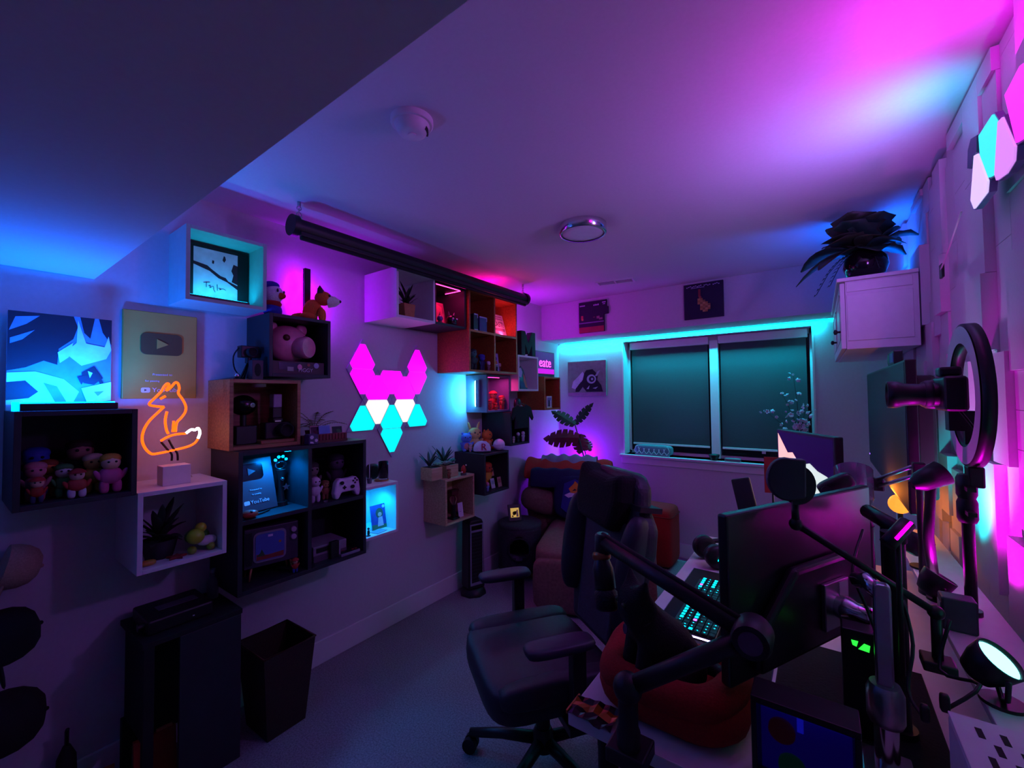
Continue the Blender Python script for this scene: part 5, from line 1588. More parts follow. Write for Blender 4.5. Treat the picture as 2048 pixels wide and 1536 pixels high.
obj('diffuser', B().box(-.015, .015, -.195, .195, .0222, .026), glow('royal blue bar', (.0, .14, 1), 16), t)
lamp('AREA', 'light_bar_light', 4, (.0, .11, 1), (.3, 2.98, cz1 + .03), (.26, 2.95, 3), t, size=.02, size2=.38)
# ------------------------------------------------------------------ desk and everything at the right wall
DZ = .73
DX0, DX1, DY0, DY1 = -.503, .355, .905, 2.44
t = thing('desk', 'white desk running along the panelled wall', 'desk', ((DX0 + DX1) / 2, (DY0 + DY1) / 2, 0))
hw, hd = (DX1 - DX0) / 2, (DY1 - DY0) / 2
obj('top', B().box(-hw, hw, -hd, hd, DZ - .03, DZ), M_white, t, bev=.003)
for x in (-hw + .07, hw - .07):
    for y in (-hd + .07, hd - .07):
        obj('leg', B().at(x, y, 0).cyl(.024, 0, DZ - .03, 16), M_matte, t)
obj('rear_beam', B().box(-hw + .05, hw - .05, -hd + .055, -hd + .085, DZ - .09, DZ - .03).box(hw - .085, hw - .055, -hd + .1, hd - .1, DZ - .09, DZ - .03), M_matte, t)

t = thing('desk_mat', 'large black desk mat with a thin pale edge under the keyboard', 'desk mat', (-.27, 1.62, DZ))
obj('mat', B().box(-.185, .15, -.35, .33, 0, .004), mat('black cloth mat', '0c0c12', .85, spread=.2, scale=200, bump=.2), t, bev=.001)
obj('stitched_edge', B().tube([(-.185, -.35, .003), (.15, -.35, .003), (.15, .33, .003), (-.185, .33, .003)], .0018, 5, closed=True), C('6a7a88'), t)

t = thing('darkening_sheet', 'black sheet added to darken the desk under the big monitor', 'dark sheet', (.04, 1.26, DZ))  # added dark sheet, keeps the white desk top from showing bright here
obj('pad', B().box(-.15, .16, -.24, .3, 0, .0025), mat('black sheet', '0a0a0e', .95, spread=.3, scale=150, bump=.3), t, bev=.001)
obj('hem', B().tube([(-.15, -.24, .002), (.16, -.24, .002), (.16, .3, .002), (-.15, .3, .002)], .0012, 5, closed=True), M_matte, t)
ka, kb = on(1345, 1255, 2, .75), on(1395, 1165, 2, .75)
t = thing('keyboard', 'black keyboard with cyan and violet lit keys on the desk mat', 'keyboard', (-.335, 1.60, DZ + .0045), 90)
obj('case', B().box(-.215, .215, -.068, .068, 0, .016), M_black, t, bev=.004)
kd, kl = B(), B()
rr = random.Random(2)
M_kc, M_kv = glow('cyan key', (.0, .75, 1), 3.5), glow('violet key', (.5, .1, 1), 3.5)
kv = B()
for r_ in range(6):
    for c in range(21):
        x, y = -.203 + c * .0203, -.056 + r_ * .0205
        bb = kd
        kd.box(x - .0085, x + .0085, y - .0085, y + .0085, .016, .023)
        lit = (r_ in (3, 5) and 3 <= c <= 12) or (r_ == 5 and c > 15) or (c == 0 and r_ > 2) or (r_ == 3 and c > 16)
        if lit:
            (kv if (c * 5 + r_) % 9 == 0 else kl).box(x - .006, x + .006, y - .005, y + .005, .0231, .0236)
        elif rr.random() < .75:
            kl.box(x - .0015, x + .0015, y - .001, y + .0025, .0231, .0235)
obj('keys', kd, M_black, t, kind='stuff')
obj('lit_key_tops', kl, M_kc, t, kind='stuff')
obj('violet_key_tops', kv, M_kv, t, kind='stuff')
obj('edge_light', B().box(-.2175, -.2155, -.06, .06, .006, .01), glow('edge light', (.55, .4, 1), 6), t)
t = thing('computer_mouse', 'black mouse with a curved violet light on the desk mat', 'mouse', (on(1362, 1285, 2, .755).x, on(1362, 1285, 2, .755).y, DZ + .0045), 90)
obj('shell', B().soft(.11, .064, .04, .8, 20, 12, 0, 0, .0202), M_black, t)
obj('light_arc', B().tube([(-.04 + .012 * math.cos(a), .024 * math.sin(a), .0335 - .002 * abs(a)) for a in [(-1.2 + .3 * i) for i in range(9)]], .0016, 6), glow('violet arc', (.65, .05, 1), 8), t)
t = thing('headset', 'black over-ear headset with a small cyan badge lying on the desk', 'headphones', (-.405, 2.05, DZ), 35)
for y, s in ((-.06, 1), (.075, 1)):
    cup = obj('ear_cup', B().at(0, y, .052, 90 if y < 0 else -90, 0, 0).lathe([(.044, -.022), (.05, -.015), (.05, .008), (.04, .018), (0, .02)], 28), M_black, t)
    obj('ear_pad', B().at(0, y + (.026 if y < 0 else -.026), .052, 90, 0, 0).lathe([(.032, -.01), (.046, -.006), (.046, .006), (.032, .01)], 24), M_matte, t)
obj('badge', B().at(0, -.081, .05, 90, 0, 0).prism([(-.009, -.009), (.009, -.009), (0, .01)], -.001, .001), M_black, t)
obj('badge_light', B().prism([(-.009, .043), (.009, .043), (0, .06)], -.0835, -.0815), glow('cyan badge', (.0, .8, .9), 4), t)
obj('headband', B().tube(smooth([(0, -.072, .06), (.06, -.06, .08), (.13, 0, .075), (.14, .03, .07), (.08, .08, .075), (0, .088, .06)]), .011, 8), M_black, t)
t = thing('card_reader', 'small teal-lit clear device beside the headset', 'device', (-.29, 1.995, DZ + .0), 20)
obj('case', B().cbox(.1, .035, .03, 0, 0, .015), C('4aa0b0', .3), t, bev=.004)
obj('indicator', B().box(-.02, -.014, -.0185, -.0176, .006, .026).box(.02, .024, -.0185, -.0176, .006, .026), glow('teal dot', (.1, .8, .9), 2), t)

# phone-like black stand behind the monitor
t = thing('phone_stand', 'black phone propped upright on a stand behind the big monitor', 'phone', (-.24, 2.2, DZ), 0)
w = on(1490, 1010, 1, 2.2)
t.location = (w.x, 2.2, DZ)
obj('post', B().cyl(.012, 0, .22, 12), M_black, t)
obj('foot', B().cyl(.05, 0, .01, 24), M_black, t)
obj('phone', B().at(0, 0, .28, -15, -14, 0).cbox(.08, .012, .17), M_black, t, bev=.006)

# big monitor seen from behind on a steel arm
mc = Vector((-.04, 1.285, 0))
ma = math.degrees(math.atan2(.89, .45))
t = thing('monitor', 'large black monitor on a steel arm with its back to the wall', 'monitor', (mc.x, mc.y, DZ), ma)
mw, mz0, mz1 = .305, .125, .49
M_mb = mat('satin black', '101018', .35, spread=.1)
obj('housing', B().box(-mw, mw, -.012, .012, mz0, mz1), M_mb, t, bev=.005)
obj('screen', B().box(-mw + .008, mw - .008, .012, .0135, mz0 + .015, mz1 - .008), mat('dark screen', '06060c', .15), t)
obj('back_shell', B().prism([(-.24, mz0 + .02), (.24, mz0 + .02), (.24, mz0 + .14), (.12, mz0 + .22), (-.1, mz0 + .22), (-.24, mz0 + .1)], -.04, -.012), M_mb, t, bev=.012, seg=3)
obj('vesa_plate', B().box(-.01, .095, -.05, -.04, mz0 + .06, mz0 + .17), M_steel, t, bev=.002)
obj('tilt_joint', B().at(.045, -.05, mz0 + .11, 90, 0, 0).lathe([(.026, 0), (.03, .02), (.022, .04), (.024, .065), (.018, .07)], 24), M_chrome, t)
obj('sticker', B().box(.05, .088, -.0512, -.05, mz0 + .125, mz0 + .165), M_white, t)
t = thing('steel_monitor_mount', 'upright steel monitor arm clamped to the desk', 'monitor arm', (.09, 1.115, DZ + .003))
obj('clamp', B().box(-.04, .04, -.045, .045, 0, .018), M_steel, t, bev=.003)
obj('post', B().cyl(.02, .018, .17, 24), M_chrome, t)
obj('collar', B().lathe([(.026, .1), (.03, .11), (.03, .16), (.024, .175)], 24), M_steel, t)
obj('arm', B().at(0, 0, 0).prism(rrect(.028, .2, .01, 0, .27), -.012, .012), M_steel, t, bev=.004)
obj('head_joint', B().tube([(0, 0, .345), (-.02, .03, .36), (-.035, .05, .35)], .016, 12), M_chrome, t)

# second monitor facing the chair, picture on
a, b_ = Vector((-.16, 2.43, 0)), Vector((.055, 2.06, 0))
mid = (a + b_) / 2
ang = math.degrees(math.atan2(b_.y - a.y, b_.x - a.x))
t = thing('monitor', 'monitor showing a bright pink and white landscape at the far end of the desk', 'monitor', (mid.x, mid.y, DZ), ang)
mw = (b_ - a).length / 2
z0, z1 = .255, .58
obj('housing', B().box(-mw, mw, -.012, .02, z0, z1), M_black, t, bev=.004)
Mpic = [glow('screen night', (.012, .0, .06), .5), glow('screen peach', (1, .55, .5), 1.0), glow('screen pale', (.78, .95, .85), .85), glow('screen violet', (.4, .12, .8), .7), glow('screen pink', (.95, .4, .7), .8)]
W, H0 = mw * 2 - .024, z1 - z0 - .024
q = lambda x, y: (-W / 2 + x * W, z0 + .012 + (1 - y) * H0)
prints('screen_picture', t, [([q(0, 0), q(1, 0), q(1, 1), q(0, 1)], Mpic[0]),
    ([q(0, .02), q(.2, .3), q(.3, .28), q(.42, .42), q(.45, 1), q(0, 1)], Mpic[1]),
    ([q(.32, .34), q(.5, .42), q(.62, .38), q(.75, .46), q(.9, .5), q(1, .58), q(1, 1), q(.5, 1)], Mpic[2]),
    ([q(.36, .44), q(.46, .5), q(.5, .9), q(.42, .95)], Mpic[4]), ([q(.5, .55), q(.6, .7), q(.58, .95), q(.52, .9)], Mpic[3])], -.012)
obj('stand_neck', B().box(-.03, .03, .0, .03, .02, z0), M_black, t)
obj('stand_foot', B().soft(.22, .16, .02, .5, 20, 6, 0, .01, .01), M_black, t)
lamp('AREA', 'screen_light', .3, (1, .7, .75), (mid.x - .04, mid.y - .03, 1.12), (mid.x - .6, mid.y - .4, 1.0), t, size=.35, size2=.25)

# television on the right wall, switched off
tx = .225
pa, pb = on(1734, 744, 0, tx), on(1809, 727, 0, tx)
zb_ = (on(1756, 947, 0, tx).z + on(1829, 1035, 0, tx).z) / 2
zt_ = (pa.z + pb.z) / 2
t = thing('television', 'wide switched-off television on a wall bracket', 'television', (tx, (pa.y + pb.y) / 2, zb_), 0)
hl, hh = (pa.y - pb.y) / 2, zt_ - zb_
obj('housing', B().box(0, .028, -hl, hl, 0, hh), M_black, t, bev=.003)
obj('screen', B().box(-.0015, 0, -hl + .008, hl - .008, .012, hh - .008), mat('tv screen', '221c28', .65, spread=.05), t)
obj('back_box', B().box(.028, .08, -hl + .06, hl - .06, .04, hh - .05), M_black, t, bev=.01)
obj('bracket', B().box(.08, XR - tx - .042, -.12, .12, .15, hh - .12), M_matte, t)
obj('power_light', B().box(-.0032, -.0016, hl - .03, hl - .024, .045, .051), glow('power led', (.25, .1, 1), 6), t)
TVZ = zb_ + hh
t = thing('sensor_box', 'small black sensor box with green and violet faces on top of the television', 'device', (tx + .015, Yat(1790, tx + .015, TVZ + .02), TVZ))
obj('case', B().cbox(.026, .16, .05, 0, 0, .025), M_black, t, bev=.003)
obj('green_face', B().box(-.0145, -.013, .02, .075, .008, .042), C('1c6a4c', .4), t)
obj('violet_face', B().box(-.0145, -.013, -.075, .015, .008, .042), C('4a1c9a', .4), t)

# riser shelf along the wall with the three floodlights
RZ_ = .925
t = thing('riser_shelf', 'long white riser shelf at the back of the desk', 'shelf', (.275, 1.66, DZ))
obj('board', B().box(-.05, .078, -.72, .7, RZ_ - DZ - .016, RZ_ - DZ), M_white, t, bev=.002)
for y in (-.6, 0, .6):
    obj('leg', B().box(.03, .05, y - .012, y + .012, 0, RZ_ - DZ - .016), M_white, t)
def flood(label, px, py, X, Y, col, power, aim, r_=.042, e2=3):
    z = Zat(py, X, Y)
    t = thing('floodlight', label, 'lamp', (X, Y, RZ_))
    c = Vector((0, 0, z - RZ_))
    d = Vector(aim).normalized()
    qt = d.to_track_quat('Z', 'Y').to_matrix().to_4x4()
    b = B()
    b.T = Matrix.Translation(c) @ qt
    b.lathe([(.014, -.06), (r_ * .75, -.052), (r_, -.025), (r_ * 1.06, .0), (r_ * .98, .002), (r_ * .94, -.006)], 28, cap=False)
    obj('housing', b, M_black, t)
    b = B()
    b.T = Matrix.Translation(c) @ qt
    b.lathe([(0, -.004), (r_ * .93, -.006)], 28, cap=False)
    obj('lens', b, glow('flood %.2f %.2f %.2f' % col, tuple(min(1, x + .25) for x in col), e2), t)
    obj('yoke', B().tube([(0, -r_ * 1.1, c.z - .02), (0, -r_ * .8, .02), (0, 0, .006), (0, r_ * .8, .02), (0, r_ * 1.1, c.z - .02)], .004, 6), M_black, t)
    obj('foot', B().cyl(.03, 0, .006, 20), M_black, t)
    lc = Vector((X, Y, z)) + d * .008
    lamp('SPOT', 'floodlight_beam', power, col, lc, Vector((X, Y, z)) + d, t, radius=.02, spot=125, blend=.9)
XF_ = .25
flood('black floodlight shining cyan beside the white perforated cabinet', 2000, 1318, XF_, Yat(2000, XF_, 1.03), (.0, 1, .75), 1.6, (.55, -.32, .8), .034)
flood('black floodlight shining magenta beneath the ring light', 1880, 1152, XF_, Yat(1880, XF_, 1.03), (1, .0, .9), 14, (.5, .1, .85), .034)
flood('black floodlight shining teal blue beneath the television', 1842, 1075, XF_, Yat(1842, XF_, 1.03), (.0, .75, .85), 9, (.45, .3, .8), .034)

# ring light with camera
rx_, ry_ = .295, 1.54
rz_ = Zat(790, rx_, ry_)
t = thing('ring_light', 'large ring light, switched off, on a black stand', 'ring light', (rx_, ry_, RZ_), -91)
c = rz_ - RZ_
b = B()
no, Ro, Ri = 56, .18, .125
vs_, fs = [], []
for i in range(no):
    a = 2 * PI * i / no
    for rr_, y in ((Ri, .0), (Ro, .0), (Ro, .022), (Ri, .022)):
        vs_.append((rr_ * math.cos(a), y, c + rr_ * math.sin(a)))
for i in range(no):
    j = (i + 1) % no
    for k in range(4):
        fs.append((i * 4 + k, i * 4 + (k + 1) % 4, j * 4 + (k + 1) % 4, j * 4 + k))
b.smooth = True
b.add(vs_, fs)
obj('housing', b, M_black, t)
b = B()
vs_, fs = [], []
for i in range(no):
    a = 2 * PI * i / no
    vs_ += [((Ri + .006) * math.cos(a), -.003, c + (Ri + .006) * math.sin(a)), ((Ro - .006) * math.cos(a), -.003, c + (Ro - .006) * math.sin(a))]
for i in range(no):
    j = (i + 1) % no
    fs.append((2 * i, 2 * i + 1, 2 * j + 1, 2 * j))
b.add(vs_, fs)
obj('diffuser', b, mat('frosted diffuser', 'c8bcd0', .5, spread=.02), t)
obj('neck', B().box(-.02, .02, .0, .03, c - Ro - .05, c - Ro + .002), M_black, t, bev=.004)
obj('pole', B().cyl(.012, .012, c - Ro - .04, 16), M_black, t)
for z in (c - Ro - .05, c - Ro - .11):
    cl = obj('collar', B().at(0, 0, z).lathe([(.016, -.03), (.02, -.02), (.02, .02), (.016, .03)], 16), M_black, t)
    obj('lever', B().box(.015, .05, -.008, .008, z - .006, z + .004), M_black, cl)
obj('base_plate', B().cyl(.02, 0, .012, 28), M_black, t)
obj('phone_bar', B().box(-.008, .008, .0, .02, c - Ri, c - .04), M_black, t)
t = thing('photo_camera', 'black camera with a long lens mounted inside the ring light', 'camera', (rx_, ry_, rz_ - .04), -90)
bd = obj('body', B().box(-.068, .068, -.045, .0, -.0, .088), M_black, t, bev=.01, seg=3)
obj('viewfinder', B().box(-.025, .025, -.045, -.002, .088, .112), M_black, t, bev=.006)
obj('grip', B().soft(.034, .07, .08, .6, 14, 8, -.055, -.04, .042), M_black, t)
ln = obj('lens', B().at(.0, -.045, .042, 90, 0, 0).lathe([(.03, 0), (.032, .03), (.028, .035), (.03, .065), (.036, .08), (.036, .1), (.032, .1), (.03, .085), (0, .08)], 28), M_black, t)
obj('focus_ring', B().at(.0, -.045, .042, 90, 0, 0).lathe([(.0325, .01), (.034, .012), (.034, .024), (.0325, .026)], 28), M_dark, ln)
obj('mount', B().box(-.02, .02, -.03, .0, -.05, 0), M_black, t)
obj('cable', B().tube(smooth([(.05, -.02, .01), (.06, .01, -.05), (.03, .03, -.1), (.0, .02, -.13)]), .003, 6), M_black, t)

# right wall light panels
XN2 = XR - .052
t = thing('kite_light_panels', 'cluster of faceted light panels on the panelled wall, magenta, cyan and white', 'wall light', (XN2, 1.65, 2.1), 0)
def wp(pts, m, thick=.014, dx=0.0):
    P = [on(x, y, 0, XN2 - .005) for x, y in pts]
    P = [(p.y - 1.65, p.z - 2.1) for p in P]
    n = len(P)
    a = sum(P[i][0] * P[(i + 1) % n][1] - P[(i + 1) % n][0] * P[i][1] for i in range(n))
    if a > 0:
        P = P[::-1]
    cen = (sum(p[0] for p in P) / n, sum(p[1] for p in P) / n)
    def slab(P, x0, x1):
        b = B()
        n = len(P)
        b.add([(x0, y, z) for y, z in P] + [(x1, y, z) for y, z in P], [tuple(range(n)), tuple(range(n, 2 * n))[::-1]] + [(i, i + n, (i + 1) % n + n, (i + 1) % n) for i in range(n)])
        return b
    base = obj('panel', slab(P, -.004, .01), C('8a84b0', .4), t)
    Q = [(cen[0] + (y - cen[0]) * .95, cen[1] + (z - cen[1]) * .95) for y, z in P]
    obj('diffuser', slab(Q, -.008, -.004), m, base)
M_mag2 = glow('magenta kite', (1, .03, .85), 1.2)
wp([(2010, 190), (2042, 128), (2140, 60), (2140, 225), (2034, 290)], M_mag2)
wp([(1959, 270), (1988, 225), (1998, 242), (1992, 352), (1980, 358), (1962, 310)], glow('cyan kite', (.04, .9, .75), 1.0))
wp([(1998, 240), (2007, 230), (2034, 292), (2032, 322), (2016, 348), (1995, 363), (1991, 350)], glow('pink kite', (.7, .27, .85), .95))
wp([(1950, 308), (1957, 304), (1979, 362), (1977, 385), (1950, 420), (1943, 402)], glow('white kite', (.72, .55, 1), 1.0))
wp([(1938, 300), (1944, 276), (1957, 268), (1957, 304), (1949, 310), (1946, 338), (1937, 338)], C('3a6a80', .3))
lamp('AREA', 'kite_light_a', 1.7, (1, .0, 1), (XN2 - .05, 1.38, 2.2), (-.3, 1.5, 3), t, size=.2, size2=.2)
lamp('AREA', 'kite_light_c', 6, (.42, .13, 1), (XN2 - .06, 1.8, 2.04), (-2.3, 2.3, 2.35), t, size=.14, size2=.14)
lamp('AREA', 'kite_light_b', .5, (.0, .5, 1), (XN2 - .03, 1.75, 2.2), (.1, 1.95, 2.6), t, size=.1, size2=.1, spread=120)

# thin black boom arm that carries the round shade
t = thing('boom_arm', 'thin black jointed boom arm crossing behind the big monitor', 'boom arm', (.2, 1.2, RZ_))
def at_depth(px, py, dep):
    d = FW + RT * ((px - 1024) / F) + UP * ((768 - py) / F)
    return CP + d * dep
def wpt(px, py, Y):
    return on(px, py, 1, Y)
P0, P1, P2, P3 = wpt(1872, 1395, 1.2), wpt(1872, 1225, 1.2), at_depth(1592, 1048, .95), at_depth(1590, 1004, .95)
P0 = Vector((P1.x, P1.y, RZ_))
t.location = P0
rel = lambda p: tuple(Vector(p) - P0)
obj('post', B().tube([(0, 0, 0), rel(P1)], .009, 10), M_black, t)
obj('boom', B().tube([rel(P1), rel(P2)], .0075, 10), M_black, t)
obj('upright', B().tube([rel(P2), rel(P3)], .008, 10), M_black, t)
for p in (P1, P2):
    obj('joint', B().at(*rel(p)).ball(.014, n=14, k=8), M_black, t)
obj('clamp', B().cbox(.05, .05, .02, 0, 0, .01), M_black, t, bev=.003)
c = at_depth(1572, 958, .93)
t = thing('round_shade', 'black half-round pop shield held up by the thin boom arm', 'pop shield', tuple(c), 20)
hp = [(.038 * math.cos(R(a)), .047 * math.sin(R(a))) for a in range(75, 286, 15)] + [(.036, -.038), (.038, .044)]
obj('panel', B().prism(hp, -.008, .012), mat('dark grey plastic', '2a2a38', .5), t, bev=.004, seg=2)
obj('rear_disc', B().prism(ring(28, .036, .044, .026, -.014), .013, .022), M_black, t)
obj('holder', B().box(.012, .026, .0, .012, -.055, -.035), M_black, t)
c = wpt(1545, 950, 2.1)
t = thing('red_card', 'small red card standing behind the round pop shield', 'card', (c.x, 2.1, DZ), 15)
obj('card', B().box(-.03, .06, -.003, .003, c.z - DZ - .075, c.z - DZ + .075), C('8a1414'), t)
obj('stem', B().cyl(.004, 0, c.z - DZ - .07, 8), M_black, t)
obj('foot', B().cyl(.035, 0, .008, 20), M_black, t)

# webcam on its arm
c = wpt(1672, 970, 1.66)
t = thing('webcam', 'chunky black webcam on a short arm above the big monitor', 'webcam', tuple(c), 10)
obj('body', B().at(0, 0, 0, 0, -32, 0).soft(.1, .05, .05, .5, 20, 12), M_black, t)
obj('lens', B().at(-.03, -.026, -.015, 90, 0, 0).cyl(.014, 0, .004, 18), M_dark, t)
g = [(0, 0, -.02)] + [tuple(wpt(px, py, Y) - c) for px, py, Y in ((1705, 1000, 1.66), (1732, 1036, 1.66), (1742, 1056, 1.66))]
obj('arm', B().tube(smooth(g), .018, 10, r2=.012), M_black, t)
e = wpt(1742, 1056, 1.66)
obj('pole', B().tube([tuple(e - c), (e.x - c.x, e.y - c.y, DZ - c.z + .012)], .01, 10), M_black, t)
obj('clamp', B().at(e.x - c.x, e.y - c.y, DZ - c.z).cyl(.035, 0, .014, 20), M_black, t)
# tube light with green glint
c0, c1 = wpt(1735, 1022, 1.42), wpt(1800, 1060, 1.3)
t = thing('tube_light', 'black tube light with a thin green glowing slot', 'light', tuple(c0))
d_ = c1 - c0
obj('tube', B().tube([(0, 0, 0), tuple(d_)], .017, 14), M_black, t)
obj('slot', B().tube([tuple(d_ * .3 + Vector((-.004, -.012, -.01))), tuple(d_ * .92 + Vector((-.004, -.012, -.01)))], .0045, 6), glow('green slot', (.02, .5, .4), .8), t)
obj('support', B().tube([tuple(d_ * .5), (d_.x * .5, d_.y * .5, RZ_ - c0.z)], .006, 8), M_black, t)
c0, c1 = wpt(1815, 1045, 1.15), wpt(1790, 1072, 1.13)
t = thing('light_wand', 'short light wand with a magenta glowing edge behind the tube light', 'light', tuple(c0))
d_ = c1 - c0
obj('body', B().tube([(0, 0, 0), tuple(d_ * 1.6)], .014, 10), M_black, t)
obj('glow_edge', B().tube([tuple(Vector((.004, -.014, .004))), tuple(d_ * 1.2 + Vector((.004, -.014, .004)))], .003, 6), glow('magenta edge', (1, .0, .8), 8), t)
obj('support', B().tube([tuple(d_ * .8), (d_.x * .8, d_.y * .8, RZ_ - c0.z)], .005, 8), M_black, t)
P0 = wpt(1787, 1085, 1.27)
t = thing('upright_pole', 'thick black upright pole between the steel mount and the riser shelf', 'pole', (P0.x, P0.y, DZ + .003))
obj('pole', B().cyl(.02, .014, P0.z - DZ, 16), M_black, t)
obj('foot', B().cyl(.03, 0, .014, 24), M_black, t)
obj('cap', B().cyl(.023, P0.z - DZ, P0.z - DZ + .02, 16), M_matte, t)
# curved clear visor
c = wpt(1706, 965, 1.82)
t = thing('visor_stand', 'curved smoky visor on a stand in front of the far monitor', 'visor', (c.x, c.y, DZ))
b = B()
b.smooth = True
vs_, fs = [], []
for i in range(13):
    a = R(-70 + i * 140 / 12)
    for k in range(2):
        hgt = .075 * math.cos(a * .7)
        vs_.append((.055 * math.sin(a), -.055 * math.cos(a), c.z - DZ + (hgt if k else -hgt)))
for i in range(12):
    fs.append((2 * i, 2 * i + 2, 2 * i + 3, 2 * i + 1))
b.add(vs_, fs)
obj('visor', b, mat('smoky visor', '6a6478', .12, spread=.05, alpha=.75), t, solid=.003)
obj('post', B().cyl(.008, .01, c.z - DZ - .04, 12), M_black, t)
obj('cradle', B().tube([(.05 * math.sin(R(a)), -.05 * math.cos(R(a)), c.z - DZ - .045) for a in range(-80, 81, 20)], .005, 6), M_black, t)
obj('foot', B().cyl(.045, 0, .01, 24), M_black, t)
# swing arm lamp bars and warm lamp
e0, e1 = wpt(1748, 968, 1.85), wpt(1838, 942, 1.74)
t = thing('swing_arm', 'pair of parallel steel bars of a swing arm under the television', 'lamp arm', tuple(e0))
d_ = e1 - e0
obj('bar', B().tube([(0, 0, .012), tuple(d_ + Vector((0, 0, .02)))], .006, 8), M_steel, t)
obj('bar', B().tube([(0, 0, -.012), tuple(d_ + Vector((0, 0, -.01)))], .006, 8), M_steel, t)
obj('joint', B().cbox(.05, .03, .04), M_black, t, bev=.004)
obj('end_joint', B().at(*d_).cbox(.03, .03, .05), M_black, t, bev=.004)
obj('post', B().tube([tuple(d_), (d_.x, d_.y, RZ_ - e0.z)], .009, 10), M_black, t)
c = wpt(1800, 1008, 2.2)
t = thing('globe_lamp', 'warm orange glowing globe lamp at the end of the riser shelf', 'lamp', (c.x, c.y, RZ_))
gr = c.z - RZ_
obj('base', B().cyl(.03, 0, .012, 20), M_black, t)
obj('stem', B().cyl(.008, .012, max(.03, gr - .03), 12), M_black, t)
obj('globe', B().ball(.036, 0, 0, gr), glow('warm globe', (1, .3, .03), 1.4), t)
lamp('POINT', 'globe_light', 1.6, (1, .25, .02), (c.x - .06, c.y + .12, c.z + .03), None, t, radius=.03)

# shotgun clamp lamp silhouette near the wall
c = wpt(1862, 955, 1.63)
t = thing('clamp_lamp', 'large black clamp lamp turned to the wall under the television', 'lamp', (c.x, c.y, RZ_))
zc_ = c.z - RZ_
b = B()
b.at(0, 0, zc_, 0, 62, 20).lathe([(.012, -.05), (.026, -.03), (.034, .03), (.03, .03), (.024, -.02)], 26, cap=False)
obj('shade', b, M_black, t)
obj('stem', B().tube([(0, 0, 0), (-.01, 0, zc_ * .5), (0, 0, zc_)], .012, 10), M_black, t)
obj('foot', B().cyl(.035, 0, .01, 20), M_black, t)

# mini computer with blue lights and glass
px0 = on(1500, 1390, 1, .93)
t = thing('mini_computer', 'compact black computer case with a glass side glowing blue inside', 'computer', (0, 0, DZ))
x0, x1, y0, y1, h = px0.x, px0.x + .165, .932, 1.0, px0.z - DZ
t.location = ((x0 + x1) / 2, (y0 + y1) / 2, DZ)
w, d = (x1 - x0) / 2, (y1 - y0) / 2
obj('shell', B().box(-w, w, -d, d, h - .012, h).box(-w, w, -d, d, 0, .012).box(-w, -w + .01, -d, d, .012, h - .012).box(w - .01, w, -d, d, .012, h - .012).box(-w + .01, w - .01, d - .01, d, .012, h - .012), M_black, t, bev=.002)
obj('glass_panel', B().box(-w + .01, w - .01, -d, -d + .003, .012, h - .012), glass('tinted glass', '8888a0', .15), t)
obj('light_strip', B().box(-.01, .0, -d + .02, -d + .024, h - .05, h - .02).box(-w + .015, w - .015, -d + .03, -d + .034, h - .03, h - .016), glow('deep blue', (.02, .02, 1), .6), t)
obj('blue_glow_plate', B().box(-w + .011, w - .011, d - .013, d - .0105, .013, h - .013), glow('blue glow fill', (.02, .0, .5), .16), t)  # emissive plate put in for the blue glow inside the case
obj('red_fan', B().at(-.035, -d + .03, h - .065, 90, 0, 0).lathe([(0, .004), (.022, .004), (.022, -.004)], 20), glow('dim red', (.25, .02, .05), .06), t)
obj('green_fan', B().at(-.02, -d + .03, h - .125, 90, 0, 0).lathe([(0, .004), (.022, .004), (.022, -.004)], 20), glow('dim green', (.01, .25, .12), .06), t)
t = thing('network_box', 'small black box with two green lit marks behind the monitor arm', 'device', (0, 0, 0))
c = on(1712, 1292, 1, 1.2)
t.location = (c.x + .01, 1.2, DZ + .003)
obj('case', B().cbox(.07, .05, c.z - DZ + .03, 0, .026, (c.z - DZ + .03) / 2), M_black, t, bev=.003)
zz = c.z - DZ
obj('green_mark', B().prism([(-.018, zz + .008), (-.006, zz + .008), (-.009, zz - .004), (-.016, zz - .002)], -.0005, .001), glow('green mark', (.03, 1, .06), 1.2), t)
obj('green_mark', B().prism([(-.006, zz - .008), (.004, zz + .006), (.014, zz + .004), (.012, zz - .01)], -.0005, .001), glow('green mark', (.03, 1, .06), 1.2), t)

# white perforated cabinet at the near end
pz = 1.005
c = on(1895, 1420, 2, pz)
x0, y1 = c.x, c.y
t = thing('perforated_cabinet', 'white metal cabinet with slotted top beside the desk', 'cabinet', ((x0 + XR - .05) / 2, (y1 + .5) / 2, 0))
w, d = (XR - .05 - x0) / 2, (y1 - .5) / 2
obj('body', B().box(-w, w, -d, d, 0.02, pz - .004), M_white, t, bev=.004)
b = B()
NX, NY = 9, 9
obj('top_plate', B().box(-w, w, -d, d, pz - .0038, pz), M_white, t, bev=.001)
for i in range(5):
    for j in range(9):
        x = -w + .026 + i * .024 + (.012 if j % 2 else 0)
        y = d - .035 - j * .03
        obj('slot', B().at(x, y, pz).prism(rrect(.006, .024, .0028), -.0006, .0001) if False else B().at(x, y, 0).box(-.0035, .0035, -.011, .011, pz, pz + .0005), M_matte, t)
obj('plinth', B().box(-w + .02, w - .02, -d + .02, d - .02, 0, .02), M_black, t)

